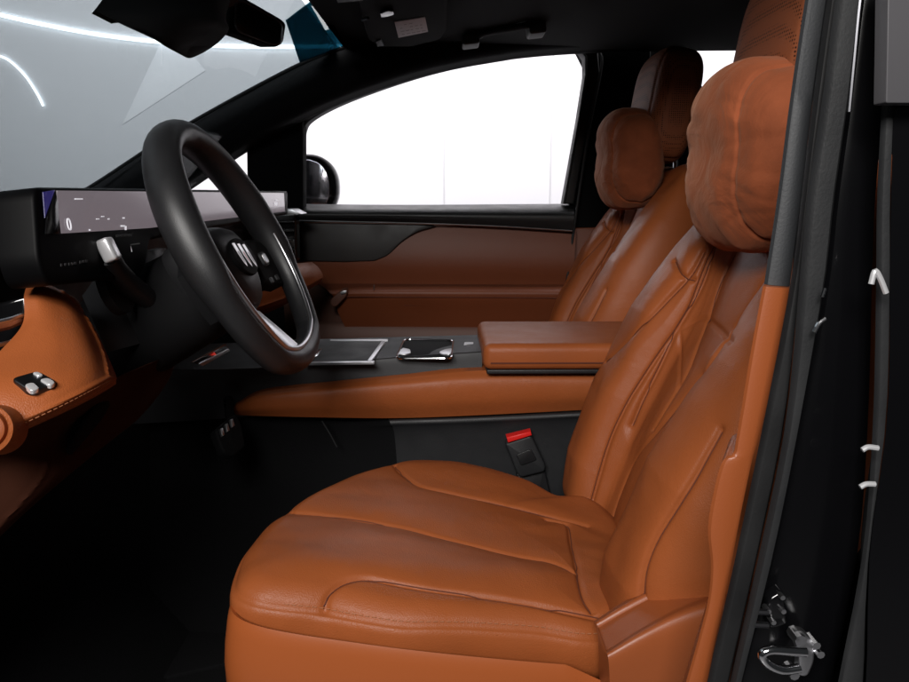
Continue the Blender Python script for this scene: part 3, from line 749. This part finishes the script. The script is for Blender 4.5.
# hub pad, set back behind the rim plane
hubo = [(-.074,.030),(-.055,.046),(0,.051),(.055,.046),(.074,.030),(.072,-.005),(.056,-.04),(.028,-.066),(-.028,-.066),(-.056,-.04),(-.072,-.005)]
ho = cr_chain(hubo, 72, True)
g = []
for s, n_ in ((.90,-.07),(.98,-.055),(1.0,-.040),(.985,-.030),(.93,-.021),(.82,-.013),(.6,-.006),(.3,-.003),(.05,-.002)):
    g.append([wp(a*s, -.006+(b+.006)*s, n_) for a, b in ho])
hv, hf = grid(g, closev=True, cap0=True, cap1=True)
hub = MB().add(hv, hf).build('hub', 'black_leather', whl)
em = [wp(.040*math.cos(t), -.002+.025*math.sin(t), .000) for t in [2*math.pi*k/40 for k in range(40)]]
eb = MB().add(*slab(em, -EN, .006, .0015)).build('emblem', 'matte_black', hub)
for k in (-1, 0, 1):
    o_l, o_u = k*.0185, -.001-k*.0022
    sh = [(-.0056,.0160),(.0050,.0160),(.0058,.003),(.0046,-.0105),(.0010,-.0160),(-.0030,-.0105),(-.0058,.003)]
    sl_ = .14
    s1 = MB().add(*slab([wp(o_l+a+sl_*-b*1.0, o_u+b, .0005) for a, b in sh], -EN, .0006, .0002)).build('shield', 'chrome_white', eb)
    MB().add(*slab([wp(o_l+.0008+a*.34+sl_*-b*.7, o_u-.003+b*.5, .0008) for a, b in sh], -EN, .0005, .0001)).build('shield_fill', 'shield_red' if k == 0 else 'dark_metal', s1)
def spoke(pts, n0, th, name, m, par, bev=.003, slope=0.0):
    return MB().add(*slab([wp(a, b, n0) for a, b in pts], -EN, th, bev)).build(name, m, par)
for s in (-1, 1):
    side = [(.055*s,.010),(.08*s,.020),(.128*s,.016),(.150*s,.002),(.148*s,-.03),(.136*s,-.056),(.108*s,-.050),(.08*s,-.050),(.055*s,-.042)]
    spk = spoke(side, -.008, .024, 'spoke', 'matte_black', whl, .005)
    bc = fillet([wp(.094*s+a, -.012+b, -.0045) for a, b in [(-.012,-.010),(.012,-.010),(.012,.010),(-.012,.010)]], .006)
    MB().add(*slab(bc, -EN, .005, .0015)).build('button_pad', 'grey_plastic', spk)
    bc = fillet([wp(.094*s+a, -.012+b, -.0030) for a, b in [(-.0085,-.007),(.0085,-.007),(.0085,.007),(-.0085,.007)]], .004)
    MB().add(*slab(bc, -EN, .004, .001)).build('button', 'satin', spk)
    for dl, du in ((-.016,-.03),(.016,-.03)):
        bc = fillet([wp(.096*s+dl+a, -.012+du+b, -.0060) for a, b in [(-.006,-.004),(.006,-.004),(.006,.004),(-.006,.004)]], .002)
        MB().add(*slab(bc, -EN, .003, .001)).build('switch', 'grey_plastic', spk)
    tp = []
    for k in range(60):
        t = s*R(84+96*k/59); l, u = rimc(t); l2, u2 = rimc(t+.01); l1, u1 = rimc(t-.01)
        tv = (EL*(l2-l1)+EU*(u2-u1)).normalized(); nv = tv.cross(EN)
        if nv.dot(EL*l+EU*u) > 0: nv = -nv
        q_ = max(0, (k-25)/34) if s < 0 else 1
        tp.append(wp(l, u)+nv*(.0085+.0040*q_)+EN*(.0160-.0050*q_))
    MB().add(*tube(tp, .0034, 10)).build('chrome_trim', 'satin', whl)
# single lower spoke running forward from the hub to the rim, with a bright plate
lw_ = [[(-.046,-.048,-.062),(0,-.050,-.030),(.046,-.048,-.062)],[(-.046,-.064,-.054),(0,-.066,-.022),(.046,-.064,-.054)],[(-.050,-.095,-.038),(0,-.095,-.006),(.050,-.095,-.038)],[(-.056,-.122,-.020),(0,-.122,.008),(.056,-.122,-.020)],[(-.066,-.138,-.008),(0,-.138,.012),(.066,-.138,-.008)]]
lsp = MB().add(*patch_w([[wp(a*.55, b, n_*.55-.010) for a, b, n_ in r] for r in lw_], 20, 20, .016, -EN)).build('lower_spoke', 'black_leather', whl)
lp_ = [[(245,312,.855),(252,310,.875),(259,311,.90)],[(256,326,.85),(266,322,.875),(276,325,.905)],[(271,342,.85),(282,338,.875),(292,339,.905)],[(283,354,.85),(295,349,.875),(304,349,.905)]]
MB().add(*patch_px(lp_, 20, 20, .006, -EN)).build('spoke_plate', 'satin', lsp)
MB().add(*bbox(wp(-.060, -.004, -.022), (.004, .006, .014), .0015, rot=Matrix.Rotation(-WA, 3, 'Y'))).build('hub_button', 'chrome', hub)

# ------------------------------------------------------------------ centre console
con = thing('center_console', 'dark grey centre console with tan leather side, armrest and cup holder', 'console', (.0, 1.3, .5))
cz = .918
# top deck
dk = [(-40,425),(150,392),(250,388),(300,383.5)]
tn = [[(120,400,1.22),(235,393,1.235),(300,384,1.235),(400,375.5,1.235),(482,368,1.235)],
      [(120,372,1.22),(235,371,1.235),(300,366,1.235),(400,358,1.24),(482,352.5,1.24)],
      [(120,368,1.225),(235,366.5,1.245),(300,362.5,1.245),(400,355.5,1.25),(482,350,1.25)],
      [(120,348,1.34),(235,345,1.36),(300,341.5,1.38),(400,338.5,1.40),(482,336,1.40)],
      [(120,346,1.40),(235,343,1.41),(300,340,1.42),(400,337,1.43),(482,335,1.43)]]
MB().add(*patch_px(tn, 40, 50, .05, Vector((0,.25,-.97)).normalized())).build('top_deck', 'console_grey', con)
DO = P(400,350,1.29); DN = Vector((P(482,345,1.31)-P(300,352,1.31))).cross(P(400,338.5,1.40)-P(400,355.5,1.25)).normalized(); DN = DN if DN.z > 0 else -DN
DO = P(400,355.5,1.25)
def dp(px, py, d=0.0): return PL(px, py, DO+DN*d, DN)
# charging lid with bright frame
MB().add(*slab([dp(a, b, .0025) for a, b in [(308,362),(372,361),(385,340.5),(323,341)]], -DN, .004, .001)).build('charge_lid', 'rubber', con)
mb = MB()
mb.add(*slab([dp(a, b, .004) for a, b in [(318,339.3),(388,338.8),(387.5,340.3),(317,340.8)]], -DN, .004, .0006))
mb.add(*slab([dp(a, b, .004) for a, b in [(306,361.5),(375,360.5),(374,362),(305,363)]], -DN, .004, .0006))
mb.add(*slab([dp(a, b, .0045) for a, b in [(366.5,361),(381.5,340.5),(386,340.5),(371.5,361)]], -DN, .005, .0015))
mb.build('lid_frame', 'satin', con)
MB().add(*slab(fillet([dp(a, b, .005) for a, b in [(314,352),(322,348),(318,355),(314,357)]], .003), -DN, .004, .001)).build('lid_latch', 'chrome', con)
# cup holder: bright rim round a dark well with two grip tongues
rim = fillet([dp(a, b, .003) for a, b in [(396,358.5),(404.5,339.5),(453.5,340.5),(451.5,358.5)]], .016, 8)
MB().add(*tube([Vector(p) for p in resample(rim, .004, True)], .0022, 8, closed=True)).build('cup_holder_rim', 'chrome', con)
well = fillet([dp(a, b, .0015) for a, b in [(398,357.5),(405.5,340.5),(452,341.3),(450.5,357.5)]], .014, 8)
cw = MB().add(*slab(well, -DN, .003, .0008)).build('cup_holder', 'matte_black', con)
for q in ([(398.5,352),(403,347.5),(410,349),(411,353),(406,354),(399,354)], [(451,352),(451.5,348),(445,349),(439,351.5),(441,354),(450,354.5)]):
    MB().add(*slab(fillet([dp(a, b, .0035) for a, b in q], .005), -DN, .003, .001)).build('cup_grip', 'satin', cw)
# parking button
MB().add(*slab(fillet([dp(a, b, .002) for a, b in [(462.5,350),(464.5,342),(473.5,342),(473,350)]], .003), -DN, .003, .0006)).build('parking_button', 'white_print', con)
MB().add(*slab(fillet([dp(a, b, .0026) for a, b in [(466,348),(467,344.5),(471,344),(470.5,348)]], .002), -DN, .002, .0004)).build('button_mark', 'black_plastic', con)
# tan leather side
sd = [[(236,403,1.24),(262,392,1.215),(330,385,1.21),(400,378,1.21),(482,370.5,1.21),(620,372,1.21)],
      [(234,406,1.225),(260,397,1.20),(330,391,1.195),(400,386,1.195),(482,381,1.195),(620,381,1.195)],
      [(233,411,1.225),(260,408,1.20),(330,405,1.195),(400,403,1.195),(482,399,1.195),(620,396,1.195)],
      [(236,415,1.24),(262,416,1.215),(330,417.5,1.21),(400,418,1.21),(482,415,1.21),(620,408,1.21)]]
MB().add(*patch_px(sd, 24, 50, .05)).build('leather_side', 'tan_leather', con)
# lower dark body
lb = [[(150,396,1.27),(260,414,1.25),(330,419,1.225),(388,420,1.225),(480,417,1.225),(620,410,1.225)],
      [(150,420,1.29),(260,424,1.27),(330,424,1.25),(392,424,1.225),(480,421,1.215),(620,414,1.21)],
      [(150,480,1.30),(260,480,1.28),(330,480,1.26),(396,450,1.235),(480,450,1.225),(620,440,1.22)],
      [(150,640,1.30),(260,640,1.28),(330,600,1.26),(396,600,1.24),(480,600,1.235),(620,600,1.23)]]
MB().add(*patch_px(lb, 30, 50, .12)).build('lower_body', 'carpet', con)
sp2 = [[(388,419,1.222),(480,416,1.222),(620,409,1.222)],[(390,423,1.205),(480,420,1.203),(620,413,1.20)],[(396,450,1.215),(480,448,1.213),(620,440,1.21)],[(404,600,1.22),(480,600,1.22),(620,600,1.22)]]
MB().add(*patch_px(sp2, 24, 24, .02)).build('side_panel', 'grey_plastic', con)
MB().add(*tube([P(a, b, 1.215) for a, b in cr_chain([(322,421),(330,434),(337,447)], 10)], .0012, 6)).build('cable', 'seal_grey', con)
# armrest: lower lid body, padded top
aq = lambda x0, x1, y0, y1, z0, z1, bev: bbox(((x0+x1)/2, (y0+y1)/2, (z0+z1)/2), (x1-x0, y1-y0, z1-z0), bev, 5)
ax0 = P(483,350,1.19).x; 
arm = MB().add(*aq(ax0, ax0+.36, 1.175, 1.41, P(500,371,1.175).z, .957, .014)).build('armrest', 'tan_leather', con)
MB().add(*tube([Vector((ax0+.012+.34*k/20, 1.1745+.0012*0, .925)) for k in range(21)], .0014, 6)).build('armrest_seam', 'dark_seam', arm)
MB().add(*aq(ax0+.006, ax0+.35, 1.18, 1.405, P(500,375,1.175).z, P(500,370.5,1.175).z, .002)).build('lid_gap', 'black_plastic', con)
# buckle beside the seat
bk_ = thing('seat_belt_buckle', 'black seat belt buckle with red release button beside the driver cushion', 'buckle', P(528,480,1.19))
MB().add(*slab(fillet([P(a, b, 1.185) for a, b in [(505,444),(531,435),(534,440),(546,466),(545,472),(521,478),(517,474)]], .005), YB, .022, .004)).build('housing', 'grey_plastic', bk_)
MB().add(*slab([P(a, b, 1.178) for a, b in [(506.5,437.5),(531,431.5),(532,435.5),(508,443)]], YB, .018, .002)).build('release_button', 'red_button', bk_)
MB().add(*slab(fillet([P(a, b, 1.182) for a, b in [(516,455),(531,449),(537,460),(521,466)]], .004), YB, .006, .001)).build('recess', 'black_plastic', bk_)
MB().add(*slab(fillet([P(a, b, 1.20) for a, b in [(516,474),(545,468),(556,520),(530,530)]], .004), YB, .012, .003)).build('stalk', 'black_plastic', bk_)

# pedals in the footwell
ped = thing('pedal', 'black accelerator pedal with bright metal studs under the dashboard', 'pedal', P(228,440,1.1))
PN = Vector((.75,-.3,.55)).normalized()
PO = P(228,430,1.10)
MB().add(*slab(fillet([PL(a, b, PO, PN) for a, b in [(215,430),(236,413),(242,424),(246,446),(234,456),(224,452)]], .006), -PN, .014, .004)).build('pedal_pad', 'matte_black', ped)
for a, b in ((222,432),(227,427.5),(232,423)):
    MB().add(*slab(fillet([PL(a+x, b+y, PO+PN*.004, PN) for x, y in [(-1.6,-3.5),(1.0,-4.5),(3.0,2.5),(0.5,4)]], .001), -PN, .005, .001)).build('metal_stud', 'satin', ped)
MB().add(*tube([P(236,446,1.14), P(231,425,1.17), P(228,398,1.2)], .008, 8)).build('pedal_arm', 'matte_black', ped)
mat_ = MB().add(*slab(fillet([PZ(a, b, .356) for a, b in [(60,560),(180,450),(330,455),(330,640),(60,700)]], .03), Vector((0,0,-1)), .006, .002)).build('floor_mat', 'carpet'); tag(mat_, 'black carpet floor mat in the driver footwell', 'floor mat')

# ------------------------------------------------------------------ front seats
seat = thing('car_seat', 'tan leather driver seat nearest the open door, filling the foreground', 'car seat', (.1, .9, .38), 'front car seats')
# --- cushion
def zc(x): return .752+.118*(.2-x)
def onc(px, py, dz=0):
    z = .78
    for _ in range(6):
        p = PZ(px, py, z+dz); z = zc(p.x)
    return p
edge_px = [(236,583),(241,560),(255,535),(275,511),(300,491),(330,474),(362,463),(400,457.5),(445,460),(490,468),(530,480),(562,495)]
E = [onc(q[0], q[1], float(np.interp(q[0], [245,300,340,380,430,560], [0,.012,.018,.013,.007,.004]))) for q in edge_px]
E += [Vector((.225,1.015,0)), Vector((.25,.95,0)), Vector((.255,.80,0)), Vector((.235,.715,0))]
E += [onc(600,640,-.012), onc(540,631,-.008), onc(470,625,-.006), onc(400,620,-.004), onc(330,608,-.004), onc(280,602,-.004), onc(250,597,-.004)]
O2 = cr_chain([(p.x, p.y) for p in E], 800, True); O2 = resample(O2, .0026, True)
cxy = np.array([.0, .9])
S = len(O2); RN = 170
rows = []
for i in range(RN+1):
    r = i/RN*.999+.001; rowp = []
    for k in range(S):
        x, y = cxy+(O2[k]-cxy)*r
        z = zc(x)
        wv_ = (y-.9)/.27
        z += .016*(1-r**3) - .010*math.exp(-((y-.9)/.13)**2)*(1-r**8)          # crown with a soft dip along the middle
        z += .009*math.exp(-((abs(wv_)-.70)/.22)**2)*(1-r**5)                    # side bolsters
        z -= .014*max(0, (r-.9)/.1)**2.2
        rowp.append(Vector((x, y, z)))
    rows.append(rowp)
# rolled edge and side wall
for dr, dz in ((1.004,-.019),(1.006,-.026),(1.004,-.034),(.996,-.044),(.985,-.052),(.97,-.058),(.95,-.06)):
    rows.append([Vector((*(cxy+(O2[k]-cxy)*dr), zc((cxy+(O2[k]-cxy)*dr)[0])-.0+dz)) for k in range(S)])
v, f = grid(rows, closev=True, cap0=True, cap1=True)
near_seam = [(325,607),(328,597),(336,588),(350,582),(372,580),(420,588),(480,597),(540,607),(590,617),(622,626)]
mid_seam = [(262,512),(300,514),(345,518),(395,526),(450,539),(510,554),(550,563),(575,573)]
far_seam = [(391,458),(396,468),(408,479),(425,488),(460,496),(500,505),(545,516),(587,527)]
rear_seam = [(546,520),(560,523),(568,527),(571,545),(577,570),(584,597),(592,612)]
v, c1 = sew(v, f, [near_seam, mid_seam, far_seam, rear_seam], .0032, .0030, .006, .020, center=(0,.9,.7))
N_ = None
# perimeter seam pressed in at r=.985
rim_px = [Vector((*(cxy+(O2[k]-cxy)*1.001), 0)) for k in range(S)]
ri = RN-2
per = [v[ri*S+k].copy() for k in range(S)]
for k in range(S):
    for di, dd in ((-2,.0006),(-1,.0020),(0,.0034),(1,.0018),(2,.0004)): v[(ri+di)*S+k].z -= dd
# soft pulls and creases
for i, p in enumerate(v):
    n3 = noise.noise(Vector((p.x*9, p.y*16, 3.1)))*.0034 + noise.noise(Vector((p.x*26, p.y*34, 7.7)))*.0009
    p.z += n3
cush = MB().add(v, f).build('cushion', 'tan_leather', seat, angle=180)
near_k = [k for k in range(S) if O2[k][1] < .68 and O2[k][0] > -.17]
seq = sorted(near_k, key=lambda k: O2[k][0])
stitches([np.array([tuple(v[(ri)*S+k]+Vector((0,0,.002))) for k in seq])], None, parent=cush, side=-.004)
gap_line(settle(c1, v, f), cush)
# --- seat base skirt
bo_ = [(-.208,.665),(-.226,.74),(-.226,.86),(-.19,.96),(-.13,1.03),(-.03,1.07),(.1,1.07),(.26,1.06),(.30,1.0),(.30,.70),(.255,.655),(.1,.642),(-.08,.644)]
B2 = resample(cr_chain(bo_, 400, True), .006, True); SB_ = len(B2)
rows = []
for s, dz in ((.5,-.075),(.90,-.07),(.955,-.055),(.975,-.035),(.988,-.0225),(1.0,-.0205),(1.010,-.026),(1.018,-.036),(1.030,-.058),(1.036,-.078),(1.034,-.10),(1.02,-.14),(.98,-.22),(.92,-.30),(.9,-.36)):
    rows.append([Vector((*(cxy+(B2[k]-cxy)*s), zc(B2[k][0])+dz-.05*min(1, max(0, (B2[k][0]-.12)/.12)))) for k in range(SB_)])
v, f = grid(rows, closev=True, cap0=True, cap1=True)
MB().add(v, f).build('seat_base', 'tan_shell', seat)
# side hinge cover behind the near edge
hc = [[(604,652,.612),(640,628,.62),(680,606,.63),(720,592,.64),(760,590,.64)],[(608,657,.600),(640,640,.603),(680,622,.608),(720,610,.61),(760,604,.61)],[(610,690,.598),(640,690,.60),(680,690,.602),(720,690,.604),(760,690,.604)],[(611,760,.60),(640,760,.60),(680,760,.602),(720,760,.604),(760,760,.604)]]
MB().add(*patch_px(hc, 24, 30, .05)).build('hinge_cover', 'tan_trim', seat)
for dx in (-.12, .16):
    for dy in (-.2, .2):
        MB().add(*bbox((.05+dx, .9+dy, .385), (.09, .04, .07), .006)).build('seat_rail', 'black_plastic', seat)

# --- backrest
RA = R(22.5)
BU = Vector((math.sin(RA), 0, math.cos(RA))); BN = Vector((-math.cos(RA), 0, math.sin(RA)))
BO = Vector((.226, .90, .70))
def bp_(w, s, n): return BO+BU*s+EL*w+BN*n
HT = .585
def lerpt(tab, s): return float(np.interp(s, [t[0] for t in tab], [t[1] for t in tab]))
HW = [(0,.235),(.08,.255),(.2,.268),(.32,.272),(.42,.262),(.50,.238),(.55,.205),(.575,.165),(.585,.13)]
BF = [(0,.050),(.08,.078),(.2,.088),(.33,.076),(.44,.050),(.52,.024),(.585,.012)]
NS, NL = 250, 560
hwS = cr_chain(HW, 400); 
rows = []
for i in range(NS+1):
    s = HT*i/NS; hw = float(np.interp(s, hwS[:,0], hwS[:,1])); b = lerpt(BF, s)
    e = 1.0
    top_in = max(0, (s-(HT-.05))/.05); bot_in = max(0, (.03-s)/.03)
    fr = -.035*top_in**2.5 -.03*bot_in**2.5
    bkk = -.115+.05*top_in**2.2+.03*bot_in**2
    lum = .014*math.exp(-((s-.17)/.12)**2)
    sec = [(0, lum+fr), (.2, lum*.95+fr), (.36, lum*.5-.002+fr), (.45, .006+lum*.2+fr), (.515, b*.62+fr), (.59, b*.98+fr), (.75, b*1.03+fr), (.90, b*.93+fr), (.975, b*.58+fr*.8), (1.0, b*.1-.012), (.985, -.05), (.93, bkk*.8), (.8, bkk), (.4, bkk-.008), (0, bkk-.01)]
    full = [(w_*hw, n_*(.72 if n_ > 0 else 1)) for w_, n_ in sec] + [(-w_*hw, n_) for w_, n_ in sec[-2:0:-1]]
    sm_ = cr_chain(full, NL, True)
    rows.append([bp_(a, s, n_) for a, n_ in sm_])
v, f = grid(rows, closev=True, cap0=True, cap1=True)
near_ridge = [(606,560),(613,520),(624,485),(640,455),(668,420),(700,380),(730,338),(752,305),(772,272)]
near_side = [(643,606),(644,580),(652,552),(668,522),(690,486),(712,448),(722,430)]
far_ridge = [(592,500),(600,470),(614,430),(634,392),(660,352),(684,318),(704,280),(715,245)]
far_edge = [(594,376),(615,352),(640,328),(668,300),(690,276),(704,252)]
mid_a = [(632,425),(645,396),(660,366),(676,330),(690,306),(700,280),(716,240)]
mid_b = [(655,430),(668,408),(688,372),(697,348),(708,318),(722,280),(740,245)]
cross_a = [(679,388),(680,360),(679,330)]
cross_b = [(679,330),(692,322),(704,318),(718,328),(732,342)]
shoulder = [(676,262),(681,274),(688,279),(694,280)]
v, c2 = sew(v, f, [near_ridge, near_side, far_ridge, far_edge, mid_a, mid_b, shoulder], .0036, .0030, .006, .02, center=tuple(BO+BU*.3))
v, c3 = sew(v, f, [cross_a, cross_b], .0022, .0035, 0, .02, center=tuple(BO+BU*.3))
for p in v:
    n3 = noise.noise(Vector((p.x*10, p.y*14, p.z*10)))*.0034 + noise.noise(Vector((p.x*30, p.y*34, p.z*26)))*.0008
    p += BN*n3
bk2 = MB().add(v, f).build('backrest', 'tan_leather', seat, angle=180)
gap_line(settle(c2, v, f), bk2)
# --- headrest on two posts
HC = bp_(0, .70, .035)+Vector((-.036, 0, .0))
def superell(c, ax, bx, cx_, ra, rb, rc, e1=.55, e2=.6, nu=60, nv=90):
    rows = []
    for i in range(nu+1):
        ph = -math.pi/2+math.pi*i/nu; cp, sp_ = math.cos(ph), math.sin(ph)
        cp = math.copysign(abs(cp)**e1, cp); sp_ = math.copysign(abs(sp_)**e1, sp_)
        row = []
        for j in range(nv):
            t = 2*math.pi*j/nv; ct, st_ = math.cos(t), math.sin(t)
            ct = math.copysign(abs(ct)**e2, ct); st_ = math.copysign(abs(st_)**e2, st_)
            row.append(c+ax*ra*cp*ct+bx*rb*cp*st_+cx_*rc*sp_)
        rows.append(row)
    return rows
hx = Vector((1,0,-.15)).normalized(); hzv = Vector((.15,0,1)).normalized()
rows = superell(HC, hx, EL, hzv, .054, .130, .122, .5, .55)
v, f = grid(rows, closev=True, cap0=True, cap1=True)
kk = [i for i in range(len(v))]
for p in v:   # side seam ring near each end
    for sy in (-1, 1):
        d = abs((p.y-HC.y)-sy*.092); p -= (p-HC).normalized()*.0035*math.exp(-(d/.004)**2)
hr = MB().add(v, f).build('headrest', 'perforated_leather', seat, angle=180)
for sy in (-.055, .055):
    MB().add(*tube([bp_(sy, .55, -.05), bp_(sy, .62, -.02)], .007, 12)).build('headrest_post', 'chrome', seat)

# passenger seat: a copy of the seat and of each of its parts
def copy_tree(o, parent=None):
    c = o.copy(); COL.objects.link(c)
    if parent is not None: c.parent = parent
    for ch in [x for x in bpy.data.objects if x.parent == o]: copy_tree(ch, c)
    return c
s2 = copy_tree(seat)
SHIFT = Vector((.065, .80, .03))
s2.location = seat.location+SHIFT
s2['label'] = 'tan leather passenger seat beyond the centre console armrest'

# --- neck pillows
pil = None
def make_pillow(c):
    rows = superell(c, Vector((1,0,.05)).normalized(), EL, Vector((-.05,0,1)).normalized(), .070, .124, .112, .74, .74, 150, 240)
    v, f = grid(rows, closev=True, cap0=True, cap1=True)
    for p in v:
        q = p-c; r = q.normalized()
        a = math.atan2(q.z, q.x)
        for sy in (-1, 1):
            d = q.y-sy*.080
            p -= r*((.004 if sy < 0 else .001)*math.exp(-(d/.0025)**2)+(.006 if sy < 0 else .002)*math.exp(-(d/.02)**2))
            p += r*.0022*math.sin(a*17+3*noise.noise(q*20))*math.exp(-(abs(d)/.022)**1.5)*max(0, noise.noise(Vector((a*1.7, sy, 4)))+.35)
        p += r*(.006*noise.noise(q*9+Vector((2,5,1)))+.0020*noise.noise(q*22)+.0014*noise.noise(q*48))
        for zc_, tw, le in ((-.012,.25,.05),(.012,-.1,.04),(-.035,.45,.035),(.055,.2,.03),(-.07,-.3,.03)):
            for sy in (-1, 1):
                dy = q.y-sy*.080; lz = q.z-zc_-tw*dy
                p -= r*.0022*math.exp(-(lz/.005)**2)*math.exp(-(dy/le)**2)*(1 if q.x < .03 else 0)
        # waist: dented middle of the face
        p += Vector((.010*math.exp(-((q.z-.01)/.035)**2)*math.exp(-(q.y/.1)**2), 0, 0)) if q.x < 0 else Vector((0,0,0))
    return v, f
PC = Vector((.372, .885, 1.243))
pil = thing('neck_pillow', 'plump tan suede neck pillow on the near driver headrest, beside the door pillar', 'neck pillow', PC, 'suede neck pillows on the front seats')
v, f = make_pillow(PC)
MB().add(v, f).build('cushion_body', 'suede', pil, angle=180)
# strap over the headrest
stp = [PC+Vector(q) for q in [(.03,0,.085),(.045,0,.14),(.06,0,.20),(.10,0,.235),(.15,0,.235),(.19,0,.20)]]
sv = []
for k in (-1, 1):
    pass
g = []
for p in cr_chain(stp, 24):
    p = Vector(p); g.append([p+Vector((-.002,-.022,0)), p+Vector((-.002,.022,0)), p+Vector((.003,.022,.003)), p+Vector((.003,-.022,.003))])
MB().add(*grid(g, closev=True, cap0=True, cap1=True)).build('strap', 'tan_leather', pil)
p2 = copy_tree(pil)
for ch in list(p2.children):
    if ch.name.startswith('strap'): bpy.data.objects.remove(ch)
p2.location = pil.location+Vector((.045, .80, .035))
p2['label'] = 'tan suede neck pillow on the far passenger seat headrest'

# ------------------------------------------------------------------ lights
wld = bpy.data.worlds.new('World'); scene.world = wld; wld.use_nodes = True
bg = wld.node_tree.nodes['Background']; bg.inputs['Color'].default_value = (.9,.95,1.0,1); bg.inputs['Strength'].default_value = .02
def area(name, loc, target, sx, sy, e, col=(1,1,1), spread=180):
    l = bpy.data.lights.new(name, 'AREA'); l.shape = 'RECTANGLE'; l.size = sx; l.size_y = sy; l.energy = e; l.color = col; l.spread = R(spread)
    o = bpy.data.objects.new(name, l); COL.objects.link(o); o.location = loc
    o.rotation_euler = (Vector(target)-Vector(loc)).to_track_quat('-Z', 'Y').to_euler()
    return o
area('key_softbox', (-.36,-.85,1.95), (.05,.95,.80), .8, .5, 47, (1,.97,.94))
area('front_softbox', (-2.2,1.3,2.9), (.1,1.2,1.0), 1.8, 1.2, 8, (.96,.98,1))
area('wall_washer', (-.2,2.3,3.1), (-.3,WY,1.5), 6.0, .5, 228, (1,.985,1))

cam = bpy.data.cameras.new('camera'); co = bpy.data.objects.new('camera', cam); COL.objects.link(co)
cam.sensor_width = 36; cam.lens = F_PX/909*36; cam.clip_start = .01; cam.clip_end = 100
co.location = CAM
co.matrix_world = Matrix.Translation(CAM) @ Matrix((RGT, UPV, -FWD)).transposed().to_4x4()
scene.camera = co
vs = scene.view_settings; vs.view_transform = 'Standard'; vs.look = 'None'; vs.exposure = 0; vs.gamma = 1; vs.use_curve_mapping = False
scene.render.engine = 'CYCLES'
scene.cycles.max_bounces = 6; scene.cycles.transparent_max_bounces = 16
scene.render.resolution_x = 1024; scene.render.resolution_y = 768
